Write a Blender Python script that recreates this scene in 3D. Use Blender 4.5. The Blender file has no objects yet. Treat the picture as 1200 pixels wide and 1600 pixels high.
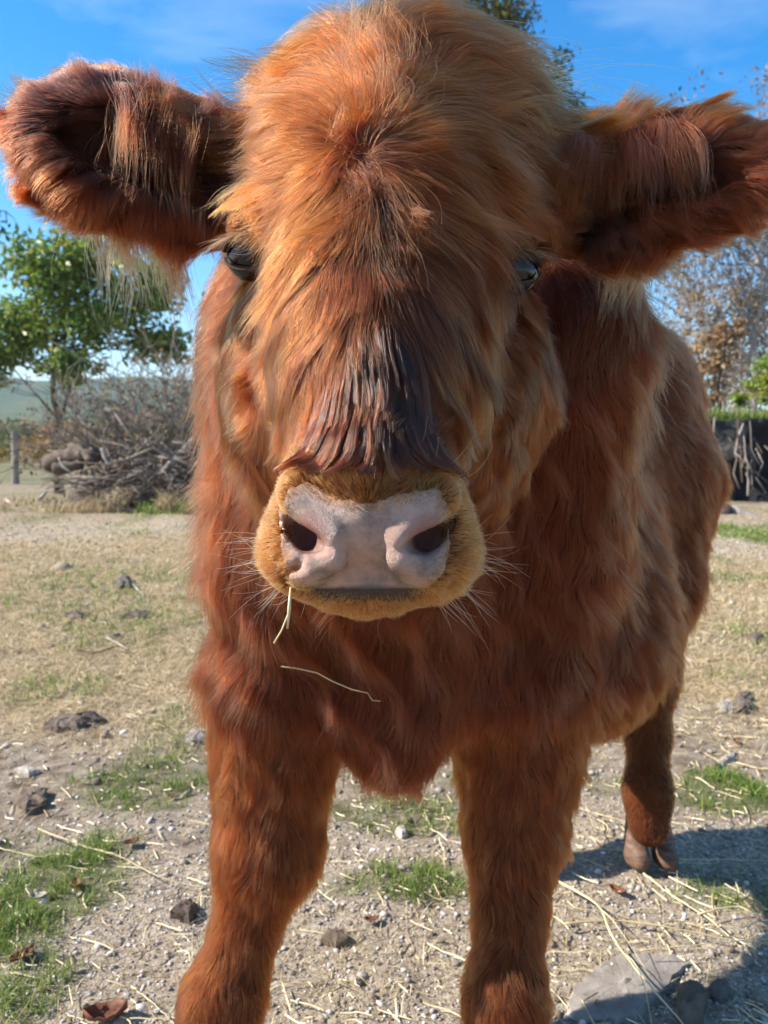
import bpy, math, random
import numpy as np
from mathutils import Vector, kdtree

rng = np.random.default_rng(7)
random.seed(7)
PI = math.pi
S = bpy.context.scene
COL = S.collection

# ------------------------------------------------------------------ camera, sky, sun, exposure
CAM_H, PITCH, FPX = 0.70, math.radians(5.2), 1200.0      # camera height, tilt down, focal length for a 1200x1600 frame
cam_d = bpy.data.cameras.new('camera')
cam = bpy.data.objects.new('camera', cam_d)
COL.objects.link(cam)
cam.location = (0, 0, CAM_H)
cam.rotation_euler = (PI / 2 - PITCH, 0, 0)
cam_d.sensor_fit = 'VERTICAL'
cam_d.sensor_height = 24.0
cam_d.lens = 18.0
cam_d.clip_start = 0.02
cam_d.clip_end = 5000
cam_d.dof.use_dof = True
cam_d.dof.focus_distance = 0.47
cam_d.dof.aperture_fstop = 9.5
S.camera = cam

SUN_EL, SUN_AZ = math.radians(37.5), math.radians(182.5)     # azimuth of the direction TO the sun, counterclockwise from +X
w = bpy.data.worlds.new('World')
S.world = w
w.use_nodes = True
nt = w.node_tree
nt.nodes.clear()
sky = nt.nodes.new('ShaderNodeTexSky')
sky.sky_type = 'NISHITA'
sky.sun_disc = False
sky.sun_elevation = SUN_EL
sky.sun_rotation = PI / 2 - SUN_AZ
sky.air_density = 1.0
sky.dust_density = 0.25
sky.ozone_density = 2.6
bg = nt.nodes.new('ShaderNodeBackground')
bg.inputs['Strength'].default_value = 0.066
wo = nt.nodes.new('ShaderNodeOutputWorld')
tc = nt.nodes.new('ShaderNodeTexCoord')
# thin wind-drawn cirrus, mixed over the blue
mp = nt.nodes.new('ShaderNodeMapping')
mp.inputs['Scale'].default_value = (1.2, 1.0, 3.6)
mp.inputs['Rotation'].default_value = (0.2, 0.75, 0.1)
cn = nt.nodes.new('ShaderNodeTexNoise')
cn.inputs['Scale'].default_value = 2.1
cn.inputs['Detail'].default_value = 9
cn.inputs['Roughness'].default_value = 0.58
cn.inputs['Distortion'].default_value = 0.5
cr = nt.nodes.new('ShaderNodeMapRange')
cr.inputs['From Min'].default_value = 0.47
cr.inputs['From Max'].default_value = 0.86
cr.inputs['To Max'].default_value = 0.55
sat = nt.nodes.new('ShaderNodeHueSaturation')
sat.inputs['Saturation'].default_value = 1.50
sat.inputs['Value'].default_value = 1.85
mixc = nt.nodes.new('ShaderNodeMix')
mixc.data_type = 'RGBA'
mixc.inputs['B'].default_value = (7.5, 8.6, 9.6, 1)
L = nt.links.new
L(tc.outputs['Generated'], mp.inputs['Vector'])
L(mp.outputs['Vector'], cn.inputs['Vector'])
L(cn.outputs['Fac'], cr.inputs['Value'])
L(cr.outputs['Result'], mixc.inputs['Factor'])
L(sky.outputs['Color'], sat.inputs['Color'])
L(sat.outputs['Color'], mixc.inputs['A'])
L(mixc.outputs['Result'], bg.inputs['Color'])
L(bg.outputs['Background'], wo.inputs['Surface'])

sd = bpy.data.lights.new('sun', 'SUN')
sd.energy = 5.0
sd.angle = math.radians(0.53)
sd.color = (1.0, 0.95, 0.87)
sun = bpy.data.objects.new('sun', sd)
COL.objects.link(sun)
to_sun = Vector((math.cos(SUN_AZ) * math.cos(SUN_EL), math.sin(SUN_AZ) * math.cos(SUN_EL), math.sin(SUN_EL)))
sun.rotation_euler = to_sun.to_track_quat('Z', 'Y').to_euler()

S.view_settings.view_transform = 'Standard'
S.view_settings.look = 'None'
S.view_settings.exposure = 1.10
S.view_settings.gamma = 1
S.view_settings.use_curve_mapping = False
S.render.engine = 'CYCLES'
S.cycles.use_denoising = True
S.cycles.max_bounces = 8
S.cycles.transparent_max_bounces = 12
S.cycles_curves.shape = 'RIBBONS'

# ------------------------------------------------------------------ helpers
def at(px, py, Y):
    """world point seen at pixel (px, py) of the 1200x1600 frame at world depth Y"""
    cx, cz = (px - 600) / FPX, -(py - 800) / FPX
    c, s = math.cos(PITCH), math.sin(PITCH)
    dy, dz = c + cz * s, -s + cz * c
    k = Y / dy
    return np.array([cx * k, Y, CAM_H + dz * k])

def ground_at(px, py):
    cx, cz = (px - 600) / FPX, -(py - 800) / FPX
    c, s = math.cos(PITCH), math.sin(PITCH)
    dy, dz = c + cz * s, -s + cz * c
    k = -CAM_H / dz
    return np.array([cx * k, dy * k, 0.0])

def smooth(a, b, x):
    t = np.clip((x - a) / (b - a), 0, 1)
    return t * t * (3 - 2 * t)

def hash2(ix, iy, s):
    n = (ix * 374761393 + iy * 668265263 + s * 974711) & 0x7fffffff
    n = ((n ^ (n >> 13)) * 1274126177) & 0x7fffffff
    return ((n ^ (n >> 16)) & 0xffff) / 65535.0

def vnoise(x, y, s=0):
    ix, iy = np.floor(x).astype(np.int64), np.floor(y).astype(np.int64)
    fx, fy = x - ix, y - iy
    fx, fy = fx * fx * (3 - 2 * fx), fy * fy * (3 - 2 * fy)
    a, b = hash2(ix, iy, s), hash2(ix + 1, iy, s)
    c, d = hash2(ix, iy + 1, s), hash2(ix + 1, iy + 1, s)
    return (a * (1 - fx) + b * fx) * (1 - fy) + (c * (1 - fx) + d * fx) * fy

def fbm(x, y, o=4, s=0):
    r, a, t = 0, 0.5, 0
    for i in range(o):
        r = r + a * vnoise(x * 2 ** i + 13.7 * i, y * 2 ** i - 7.1 * i, s + i)
        t += a
        a *= 0.5
    return r / t

def tag(o, label=None, cat=None, group=None, kind=None):
    if label: o['label'] = label
    if cat: o['category'] = cat
    if group: o['group'] = group
    if kind: o['kind'] = kind
    return o

def empty(name, loc=(0, 0, 0)):
    o = bpy.data.objects.new(name, None)
    o.empty_display_size = 0.05
    o.location = loc
    COL.objects.link(o)
    return o

def link(name, data, parent=None):
    o = bpy.data.objects.new(name, data)
    COL.objects.link(o)
    if parent is not None:
        o.parent = parent
        o.location = -Vector(parent.matrix_basis.translation) if parent.parent is None else (0, 0, 0)
    return o

def mesh_np(name, verts, faces, mat, parent=None, smooth_=False, attrs=None, n=4):
    """one mesh object out of arrays; faces is an (F, n) array"""
    me = bpy.data.meshes.new(name)
    verts = np.asarray(verts, np.float32)
    faces = np.asarray(faces, np.int32)
    F, n = faces.shape
    me.vertices.add(len(verts))
    me.vertices.foreach_set('co', verts.ravel())
    me.loops.add(F * n)
    me.loops.foreach_set('vertex_index', faces.ravel())
    me.polygons.add(F)
    me.polygons.foreach_set('loop_start', np.arange(0, F * n, n, dtype=np.int32))
    if smooth_:
        me.polygons.foreach_set('use_smooth', np.ones(F, bool))
    for k, (dom, val) in (attrs or {}).items():
        val = np.asarray(val, np.float32)
        if val.ndim == 2:
            a = me.attributes.new(k, 'FLOAT_VECTOR', dom)
            a.data.foreach_set('vector', val.ravel())
        else:
            a = me.attributes.new(k, 'FLOAT', dom)
            a.data.foreach_set('value', val)
    me.update(calc_edges=True)
    me.validate()
    if mat: me.materials.append(mat)
    return link(name, me, parent)

class MB:
    """collects tubes, blades and pieces of one object"""
    def __init__(self): self.v, self.f, self.n, self.c = [], [], 0, []
    def add(self, v, f, c=0.5):
        v = np.asarray(v, float); f = np.asarray(f, int)
        if f.shape[1] == 3: f = np.hstack([f, f[:, 2:3]])
        self.v.append(v); self.f.append(f + self.n); self.n += len(v)
        self.c.append(np.full(len(v), c))
    def tube(self, pts, rad, seg=6, c=0.5, wob=0.0):
        pts = np.asarray(pts, float); m = len(pts)
        rad = np.broadcast_to(rad, m).astype(float)
        tan = np.gradient(pts, axis=0)
        tan /= np.linalg.norm(tan, axis=1)[:, None] + 1e-12
        up = np.array([0, 0, 1.0]) if abs(tan[0][2]) < 0.9 else np.array([1.0, 0, 0])
        V = []
        for i in range(m):
            a = np.cross(up, tan[i]); a /= np.linalg.norm(a) + 1e-12
            b = np.cross(tan[i], a); up = b if abs(np.dot(b, tan[i])) < .99 else up
            th = np.arange(seg) * 2 * PI / seg
            r = rad[i] * (1 + wob * (np.random.rand(seg) - .5))
            V.append(pts[i] + np.cos(th)[:, None] * a * r[:, None] if np.ndim(r) else 0)
            V[-1] = pts[i] + (np.cos(th) * r)[:, None] * a + (np.sin(th) * r)[:, None] * b
        V = np.vstack(V)
        F = []
        for i in range(m - 1):
            for j in range(seg):
                j2 = (j + 1) % seg
                F.append((i * seg + j, i * seg + j2, (i + 1) * seg + j2, (i + 1) * seg + j))
        n0 = len(V)
        V = np.vstack([V, pts[0], pts[-1]])
        T = [(n0, (j + 1) % seg, j, j) for j in range(seg)] + \
            [(n0 + 1, (m - 1) * seg + j, (m - 1) * seg + (j + 1) % seg, (m - 1) * seg + (j + 1) % seg) for j in range(seg)]
        self.add(V, np.array(F + T), c)
    def build(self, name, mat, parent=None, smooth_=True):
        V, F, c = np.vstack(self.v), np.vstack(self.f), np.concatenate(self.c)
        tri = F[:, 2] == F[:, 3]
        faces = [tuple(q[:3]) if t else tuple(q) for q, t in zip(F.tolist(), tri)]
        me = bpy.data.meshes.new(name)
        me.from_pydata(V.tolist(), [], faces)
        me.validate()
        a = me.attributes.new('tone', 'FLOAT', 'POINT')
        if len(a.data) == len(c): a.data.foreach_set('value', c.astype(np.float32))
        if smooth_: me.polygons.foreach_set('use_smooth', np.ones(len(me.polygons), bool))
        me.update()
        if mat: me.materials.append(mat)
        return link(name, me, parent)

# ------------------------------------------------------------------ materials
def newmat(name):
    m = bpy.data.materials.new(name)
    m.use_nodes = True
    t = m.node_tree
    t.nodes.clear()
    out = t.nodes.new('ShaderNodeOutputMaterial')
    return m, t, out

def node(t, typ, **kw):
    n = t.nodes.new(typ)
    for k, v in kw.items():
        if k in n.inputs: n.inputs[k].default_value = v
        else: setattr(n, k, v)
    return n

def ramp(t, fac, stops, interp='LINEAR'):
    r = t.nodes.new('ShaderNodeValToRGB')
    r.color_ramp.interpolation = interp
    e = r.color_ramp.elements
    e[0].position, e[0].color = stops[0][0], (*stops[0][1], 1)
    e[1].position, e[1].color = stops[-1][0], (*stops[-1][1], 1)
    for p, c in stops[1:-1]:
        x = e.new(p); x.color = (*c, 1)
    t.links.new(fac, r.inputs['Fac'])
    return r.outputs['Color']

def simple(name, stops, scale=20, rough=0.85, bump=0.0, bscale=60, detail=5, attr=None, amix=0.5, trans=0.0, spec=0.3, dist=0.01, stretch=None):
    m, t, out = newmat(name)
    p = node(t, 'ShaderNodeBsdfPrincipled')
    p.inputs['Roughness'].default_value = rough
    p.inputs['Specular IOR Level'].default_value = spec
    co = node(t, 'ShaderNodeTexCoord')
    vec = co.outputs['Object']
    if stretch:
        mpn = node(t, 'ShaderNodeMapping'); mpn.inputs['Scale'].default_value = stretch
        t.links.new(vec, mpn.inputs['Vector']); vec = mpn.outputs['Vector']
    n = node(t, 'ShaderNodeTexNoise', Scale=scale, Detail=detail, Roughness=0.6)
    t.links.new(vec, n.inputs['Vector'])
    fac = n.outputs['Fac']
    if attr:
        a = node(t, 'ShaderNodeAttribute', attribute_name=attr)
        mx = node(t, 'ShaderNodeMix'); mx.inputs['Factor'].default_value = amix
        t.links.new(n.outputs['Fac'], mx.inputs['A']); t.links.new(a.outputs['Fac'], mx.inputs['B'])
        fac = mx.outputs['Result']
    col = ramp(t, fac, stops)
    t.links.new(col, p.inputs['Base Color'])
    if bump:
        n2 = node(t, 'ShaderNodeTexNoise', Scale=bscale, Detail=6, Roughness=0.65)
        t.links.new(vec, n2.inputs['Vector'])
        b = node(t, 'ShaderNodeBump', Strength=bump, Distance=dist)
        t.links.new(n2.outputs['Fac'], b.inputs['Height'])
        t.links.new(b.outputs['Normal'], p.inputs['Normal'])
    sh = p.outputs['BSDF']
    if trans:
        tr = node(t, 'ShaderNodeBsdfTranslucent')
        t.links.new(col, tr.inputs['Color'])
        ms = node(t, 'ShaderNodeMixShader'); ms.inputs['Fac'].default_value = trans
        t.links.new(sh, ms.inputs[1]); t.links.new(tr.outputs['BSDF'], ms.inputs[2])
        sh = ms.outputs['Shader']
    t.links.new(sh, out.inputs['Surface'])
    return m

M = {}
M['grass'] = simple('grass', [(0.1, (.06, .10, .02)), (.45, (.16, .24, .04)), (.75, (.30, .36, .08)), (.95, (.50, .44, .20))], 3, .6, attr='tone', amix=.75, trans=.35)
M['dry'] = simple('dry_grass', [(0.1, (.24, .16, .08)), (.5, (.52, .39, .21)), (.9, (.72, .59, .37))], 3, .7, attr='tone', amix=.8, trans=.25)
M['straw'] = simple('straw', [(0.1, (.34, .24, .11)), (.6, (.62, .50, .27)), (.9, (.76, .66, .42))], 14, .45, bump=.4, bscale=400, dist=.001, attr='tone', amix=.6, spec=.5)
M['pebble'] = simple('pebble', [(0.05, (.09, .07, .055)), (.4, (.24, .20, .165)), (.7, (.42, .37, .32)), (.95, (.68, .64, .58))], 60, .8, bump=.4, bscale=500, dist=.001, attr='tone', amix=.8)
M['soil'] = simple('soil', [(0.2, (.13, .092, .062)), (.5, (.27, .21, .15)), (.8, (.42, .34, .26))], 40, .95, bump=.9, bscale=120, dist=.006, attr='tone', amix=.5)
M['slab'] = simple('slab_stone', [(0.25, (.16, .13, .105)), (.5, (.27, .23, .19)), (.75, (.36, .31, .26))], 18, .85, bump=.7, bscale=110, dist=.003)
M['wood_grey'] = simple('weathered_wood', [(0.2, (.12, .10, .085)), (.55, (.30, .26, .22)), (.85, (.50, .45, .39))], 6, .85, bump=.8, bscale=30, dist=.01, stretch=(4, 4, 1))
M['wood_pale'] = simple('bleached_wood', [(0.2, (.22, .175, .13)), (.55, (.40, .345, .28)), (.85, (.60, .55, .47))], 12, .8, bump=.5, bscale=60, dist=.004)
M['wood_dark'] = simple('dark_wood', [(0.2, (.045, .03, .022)), (.55, (.12, .085, .062)), (.85, (.28, .22, .17))], 14, .9, bump=.9, bscale=50, dist=.01)
M['bark'] = simple('bark', [(0.2, (.035, .027, .02)), (.6, (.10, .08, .065)), (.9, (.2, .17, .14))], 8, .95, bump=.8, bscale=30, dist=.02)
M['birch'] = simple('pale_bark', [(0.2, (.14, .12, .095)), (.5, (.31, .27, .225)), (.9, (.50, .455, .40))], 3, .8, bump=.3, bscale=10, dist=.01)
M['twig'] = simple('twig', [(0.2, (.07, .052, .04)), (.55, (.20, .155, .125)), (.9, (.40, .34, .28))], 3, .85, attr='tone', amix=.7)
M['leaf_green'] = simple('leaf_green', [(0.1, (.025, .065, .012)), (.4, (.09, .17, .02)), (.65, (.20, .28, .04)), (.9, (.38, .36, .06))], 1.3, .45, attr='tone', amix=.75, trans=.4, spec=.4)
M['leaf_olive'] = simple('leaf_olive', [(0.1, (.035, .045, .015)), (.5, (.11, .12, .03)), (.8, (.22, .18, .045)), (.97, (.34, .22, .06))], 1.2, .55, attr='tone', amix=.75, trans=.35)
M['leaf_autumn'] = simple('leaf_autumn', [(0.1, (.09, .06, .03)), (.5, (.26, .15, .07)), (.9, (.42, .28, .14))], 1.2, .6, attr='tone', amix=.75, trans=.35)
M['leaf_dark'] = simple('leaf_dark', [(0.1, (.012, .03, .012)), (.9, (.05, .10, .03))], 1.2, .5, attr='tone', amix=.75, trans=.3)
M['dead_leaf'] = simple('dead_leaf', [(0.2, (.10, .035, .018)), (.8, (.30, .12, .06))], 40, .6, bump=.4, bscale=200, dist=.001, trans=.2)
M['hoof'] = simple('hoof_horn', [(0.25, (.045, .024, .015)), (.5, (.13, .068, .040)), (.8, (.27, .165, .11))], 45, .55, bump=.8, bscale=110, dist=.002, spec=.4, stretch=(1, 1, 4))
M['bank'] = simple('bank_rock', [(0.25, (.008, .008, .009)), (.55, (.03, .028, .028)), (.8, (.11, .10, .09))], 2.5, .9, bump=1.0, bscale=7, dist=.12)  # dark rock, with the shade on the bank put into its colour
M['post'] = simple('post_wood', [(0.2, (.16, .13, .10)), (.8, (.38, .33, .27))], 8, .9, bump=.5, bscale=30, dist=.01, stretch=(5, 5, 1))
M['black_hide'] = simple('black_tarp', [(0.2, (.012, .012, .014)), (.8, (.04, .04, .045))], 8, .5, bump=.3, bscale=20, dist=.02)

# ------------------------------------------------------------------ sampled distance field of the calf
def axis(a, b, fine, h, hf):
    xs = [a]
    while xs[-1] < b:
        x = xs[-1]
        d = max(fine[0] - x, x - fine[1], 0)
        xs.append(x + min(h, hf + d * 0.12))
    return np.array(xs)
GX = axis(-0.42, 0.68, (-0.080, .065), .0078, .0016)
GY = axis(0.36, 1.58, (0.39, 0.44), .0085, .0017)
GZ = axis(0.03, 1.06, (0.605, 0.69), .0078, .0016)

class Field:
    def __init__(self, X, Y, Z):
        self.ax = (X, Y, Z)
        self.d = np.full((len(X), len(Y), len(Z)), 0.2, np.float32)
    def sl(self, lo, hi):
        s = []
        for k in range(3):
            a = int(np.searchsorted(self.ax[k], lo[k])); b = int(np.searchsorted(self.ax[k], hi[k]))
            s.append(slice(a, b))
        return tuple(s), np.meshgrid(*[self.ax[k][s[k]].astype(np.float32) for k in range(3)], indexing='ij', sparse=True)
    def put(self, s, d, k, sub=False):
        a = self.d[s]
        if sub:
            h = np.clip(0.5 - 0.5 * (a + d) / k, 0, 1)
            self.d[s] = a * (1 - h) - d * h + k * h * (1 - h)
        else:
            h = np.clip(0.5 + 0.5 * (a - d) / k, 0, 1)
            self.d[s] = a * (1 - h) + d * h - k * h * (1 - h)
    def ell(self, c, r, R=None, k=.03, sub=False, m=.09):
        c = np.asarray(c, float); r = np.asarray(r, float)
        R = np.eye(3) if R is None else np.asarray(R, float)      # rows: local axes
        ext = np.abs(R.T) @ r + (m if not sub else .03)
        s, (x, y, z) = self.sl(c - ext, c + ext)
        x, y, z = x - c[0], y - c[1], z - c[2]
        q = [R[i][0] * x + R[i][1] * y + R[i][2] * z for i in range(3)]
        k0 = np.sqrt(sum((q[i] / r[i]) ** 2 for i in range(3)))
        k1 = np.sqrt(sum((q[i] / r[i] ** 2) ** 2 for i in range(3))) + 1e-9
        self.put(s, k0 * (k0 - 1) / k1, k, sub)
    def cone(self, a, b, ra, rb, k=.03, sub=False, m=.09):
        a, b = np.asarray(a, float), np.asarray(b, float)
        R = max(ra, rb) + m
        s, (x, y, z) = self.sl(np.minimum(a, b) - R, np.maximum(a, b) + R)
        ab = b - a
        x, y, z = x - a[0], y - a[1], z - a[2]
        h = np.clip((x * ab[0] + y * ab[1] + z * ab[2]) / np.dot(ab, ab), 0, 1)
        d = np.sqrt((x - h * ab[0]) ** 2 + (y - h * ab[1]) ** 2 + (z - h * ab[2]) ** 2) - (ra + (rb - ra) * h)
        self.put(s, d, k, sub)
    def chain(self, pts, rad, k=.03):
        for i in range(len(pts) - 1): self.cone(pts[i], pts[i + 1], rad[i], rad[i + 1], k)
    def sample(self, p, grad=True):
        idx, fr = [], []
        for k in range(3):
            a = self.ax[k]
            i = np.clip(np.searchsorted(a, p[:, k]) - 1, 0, len(a) - 2)
            idx.append(i); fr.append(np.clip((p[:, k] - a[i]) / (a[i + 1] - a[i]), 0, 1))
        i, j, l = idx; u, v, t = fr
        D = self.d
        c000, c100, c010, c110 = D[i, j, l], D[i + 1, j, l], D[i, j + 1, l], D[i + 1, j + 1, l]
        c001, c101, c011, c111 = D[i, j, l + 1], D[i + 1, j, l + 1], D[i, j + 1, l + 1], D[i + 1, j + 1, l + 1]
        a0 = c000 * (1 - u) + c100 * u; a1 = c010 * (1 - u) + c110 * u
        b0 = c001 * (1 - u) + c101 * u; b1 = c011 * (1 - u) + c111 * u
        e0 = a0 * (1 - v) + a1 * v; e1 = b0 * (1 - v) + b1 * v
        d = e0 * (1 - t) + e1 * t
        if not grad: return d
        A = self.ax
        gx = ((c100 - c000) * (1 - v) * (1 - t) + (c110 - c010) * v * (1 - t) + (c101 - c001) * (1 - v) * t + (c111 - c011) * v * t) / (A[0][i + 1] - A[0][i])
        gy = ((a1 - a0) * (1 - t) + (b1 - b0) * t) / (A[1][j + 1] - A[1][j])
        gz = (e1 - e0) / (A[2][l + 1] - A[2][l])
        g = np.stack([gx, gy, gz], 1)
        g /= np.linalg.norm(g, axis=1)[:, None] + 1e-9
        return d, g
    def net(self):
        """surface nets: one vertex per cell the surface crosses"""
        D = self.d; X, Y, Z = self.ax
        ins = D < 0
        c = np.zeros(tuple(n - 1 for n in D.shape), np.uint8)
        for a in (0, 1):
            for b in (0, 1):
                for e in (0, 1):
                    c += ins[a:a + D.shape[0] - 1, b:b + D.shape[1] - 1, e:e + D.shape[2] - 1]
        ci, cj, ck = np.nonzero((c > 0) & (c < 8))
        vid = np.full(c.shape, -1, np.int32); vid[ci, cj, ck] = np.arange(len(ci))
        acc = np.zeros((len(ci), 3)); cnt = np.zeros(len(ci))
        cor = [(a, b, e) for a in (0, 1) for b in (0, 1) for e in (0, 1)]
        for p in cor:
            for q in cor:
                if sum(abs(p[k] - q[k]) for k in range(3)) == 1 and p < q:
                    d0 = D[ci + p[0], cj + p[1], ck + p[2]].astype(float); d1 = D[ci + q[0], cj + q[1], ck + q[2]].astype(float)
                    m = (d0 < 0) != (d1 < 0)
                    t = np.where(m, d0 / np.where(m, d0 - d1, 1), 0)
                    P0 = np.stack([X[ci + p[0]], Y[cj + p[1]], Z[ck + p[2]]], 1)
                    P1 = np.stack([X[ci + q[0]], Y[cj + q[1]], Z[ck + q[2]]], 1)
                    acc += np.where(m[:, None], P0 + (P1 - P0) * t[:, None], 0); cnt += m
        V = acc / cnt[:, None]
        F = []
        for k in range(3):
            s0 = [slice(None)] * 3; s1 = [slice(None)] * 3
            s0[k] = slice(0, -1); s1[k] = slice(1, None)
            o = [x for x in range(3) if x != k]
            ch = ins[tuple(s0)] != ins[tuple(s1)]
            e = np.array(np.nonzero(ch))
            ok = (e[o[0]] > 0) & (e[o[1]] > 0) & (e[o[0]] < D.shape[o[0]] - 1) & (e[o[1]] < D.shape[o[1]] - 1)
            e = e[:, ok]
            a_in = ins[e[0], e[1], e[2]]
            def cell(da, db):
                q = e.copy(); q[o[0]] -= da; q[o[1]] -= db
                return vid[q[0], q[1], q[2]]
            quad = np.stack([cell(0, 0), cell(1, 0), cell(1, 1), cell(0, 1)], 1)
            flip = a_in if k != 1 else ~a_in
            quad[~flip] = quad[~flip][:, ::-1]
            F.append(quad)
        return V, np.vstack(F)

def rotm(xa, za):
    """rows: unit local axes; x along xa, z as near to za as may be"""
    xa = np.array(xa, float); xa /= np.linalg.norm(xa)
    ya = np.cross(za, xa); ya /= np.linalg.norm(ya)
    return np.array([xa, ya, np.cross(xa, ya)])

B = Field(GX, GY, GZ)
# trunk: chest, barrel, rump, running back and to the right
B.ell((-.012, .87, .575), (.150, .13, .225), k=.05)
B.ell((.05, .98, .64), (.165, .17, .235), k=.06)
B.ell((.18, 1.14, .63), (.185, .21, .245), k=.08)
B.ell((.33, 1.30, .66), (.180, .19, .225), k=.08)
B.ell((.35, 1.34, .62), (.160, .15, .19), k=.06)
B.ell((.012, .80, .462), (.070, .065, .130), k=.045)                      # brisket
B.cone((.09, .92, .62), (.13, .87, .44), .09, .075, k=.06)            # shoulder
B.ell(at(885, 985, 1.06), (.125, .18, .135), k=.16)          # elbow and belly side
B.ell((.375, 1.36, .785), (.145, .15, .125), k=.10)                        # hips
# neck
B.cone((.0, .68, .78), (.02, .88, .68), .105, .15, k=.06)
B.cone((-.01, .66, .66), (-.01, .84, .60), .085, .145, k=.06)
B.cone(at(462, 385, .78), at(452, 560, .78), .060, .070, k=.05)
B.cone(at(452, 560, .78), at(452, 900, .80), .070, .080, k=.05)
B.cone(at(868, 370, .80), at(872, 560, .78), .060, .070, k=.06)
B.cone(at(872, 560, .78), at(860, 860, .85), .070, .080, k=.06)
# legs
legs = {}
fl = [at(440, 1060, .84), at(428, 1190, .83), at(420, 1325, .81), at(388, 1440, .80), at(350, 1560, .78), at(322, 1650, .765)]
fr = [at(800, 1030, .89), at(810, 1180, .88), at(803, 1300, .86), at(797, 1420, .83), at(790, 1560, .79), at(787, 1645, .77)]
B.chain(fl, [.085, .060, .052, .030, .038, .036], .028)
B.chain(fr, [.085, .066, .052, .034, .038, .036], .028)
hl = [at(985, 780, 1.30), at(1012, 910, 1.25), at(1015, 1060, 1.25), at(1012, 1150, 1.24), at(1012, 1235, 1.20), at(1014, 1292, 1.19)]
B.chain(hl, [.15, .075, .038, .028, .030, .031], .04)
hr = [np.array([.22, 1.30, .66]), np.array([.18, 1.26, .50]), np.array([.17, 1.26, .32]), np.array([.165, 1.26, .22]), np.array([.17, 1.22, .12]), np.array([.17, 1.21, .07])]
B.chain(hr, [.12, .09, .048, .035, .031, .032], .04)
B.cone((.42, 1.50, .74), (.46, 1.52, .35), .028, .035, k=.03)         # tail
# head
B.ell(at(618, 270, .62), (.100, .085, .098), k=.04)
B.ell(at(628, 170, .635), (.088, .060, .042), k=.04)
B.cone(at(606, 330, .575), at(588, 620, .50), .082, .060, k=.035)
B.cone(at(590, 600, .50), at(580, 745, .455), .058, .046, k=.02)
B.ell(at(603, 570, .64), (.124, .085, .105), k=.04)
B.cone(at(600, 640, .61), at(585, 835, .50), .080, .040, k=.03)
B.ell(at(606, 650, .62), (.108, .075, .070), k=.07)
for px in (408, 790):
    B.ell(at(px, 366, .578), (.024, .03, .017), k=.02)                # brow
B.ell(at(577, 805, .452), (.052, .044, .034), k=.022)                 # muzzle
B.ell(at(490, 858, .450), (.030, .036, .028), k=.018)
B.ell(at(660, 862, .450), (.032, .036, .028), k=.018)
B.ell(at(573, 902, .452), (.036, .034, .016), k=.010)                 # upper lip
B.ell(at(575, 914, .459), (.036, .030, .016), k=.005)                 # chin
# nose plate rolls and nostrils
B.ell(at(575, 800, .424), (.036, .020, .022), k=.012)
B.ell(at(488, 778, .424), (.013, .014, .010), rotm((1, 0, -.5), (0, 0, 1)), k=.008)
B.ell(at(662, 782, .424), (.014, .014, .010), rotm((1, 0, .45), (0, 0, 1)), k=.008)
B.ell(at(492, 878, .420), (.010, .010, .009), k=.009)
B.ell(at(648, 880, .420), (.012, .010, .009), k=.009)
B.cone(at(468, 772, .417), at(522, 838, .404), .0105, .0060, k=.006)               # wings over the nostrils
B.cone(at(682, 776, .419), at(622, 840, .404), .0105, .0060, k=.006)
B.cone(at(470, 892, .416), at(520, 872, .404), .0075, .0065, k=.006)               # rolls under them
B.cone(at(676, 894, .418), at(624, 874, .404), .0075, .0065, k=.006)
B.cone(at(458, 808, .424), at(507, 858, .398), .0062, .0036, k=.0014, sub=True)
B.cone(at(501, 856, .401), at(470, 838, .432), .0036, .0098, k=.0014, sub=True)
B.cone(at(452, 828, .428), at(480, 850, .412), .0050, .0066, k=.003, sub=True)
B.cone(at(695, 810, .426), at(633, 858, .398), .0060, .0036, k=.0014, sub=True)
B.cone(at(639, 857, .401), at(673, 840, .432), .0036, .0098, k=.0014, sub=True)
B.cone(at(698, 828, .430), at(664, 852, .412), .0050, .0066, k=.003, sub=True)
B.cone(at(575, 812, .385), at(573, 880, .382), .0075, .010, k=.012, sub=True)      # shallow philtrum
B.cone(at(452, 905, .425), at(470, 880, .408), .0035, .003, k=.004, sub=True)
MOUTH = [at(478, 926, .425), at(505, 920, .412), at(545, 917, .404), at(590, 917, .404), at(628, 924, .412), at(650, 934, .425)]
for a_, b_, q_ in zip(MOUTH, MOUTH[1:], (.0020, .0030, .0034, .0030, .0020)): B.cone(a_, b_, q_, q_, k=.002, sub=True)
# eye sockets
EYES = [at(390, 402, .555), at(806, 425, .559)]
for e in EYES:
    B.ell(e + np.array([0, -.012, 0]), (.0195, .020, .0155), k=.008, sub=True)
# ears: flattened leaves hollowed at the front
earL_c, earL_R = at(202, 238, .62), rotm((-1, -.10, .20), (0.05, .22, 1))
earR_c, earR_R = at(1042, 278, .635), rotm((1, -.10, .08), (0, .22, 1))
B.ell(earL_c, (.081, .024, .047), earL_R, k=.02)
B.ell(earL_c + np.array([-.018, 0, .002]), (.056, .024, .050), earL_R, k=.02)
B.ell(earL_c + np.array([.046, .012, -.020]), (.052, .018, .042), earL_R, k=.02)
B.cone(at(392, 285, .64), at(290, 258, .625), .032, .027, k=.03)
B.ell(earR_c, (.088, .024, .045), earR_R, k=.02)
B.ell(earR_c + np.array([-.040, .012, -.013]), (.050, .018, .038), earR_R, k=.02)
B.cone(at(840, 300, .64), at(935, 305, .64), .042, .034, k=.03)
B.ell(earL_c + np.array([.010, -.020, -.006]), (.064, .026, .030), earL_R, k=.010, sub=True)
B.ell(earL_c + np.array([.055, -.024, -.022]), (.045, .026, .032), earL_R, k=.010, sub=True)
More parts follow.
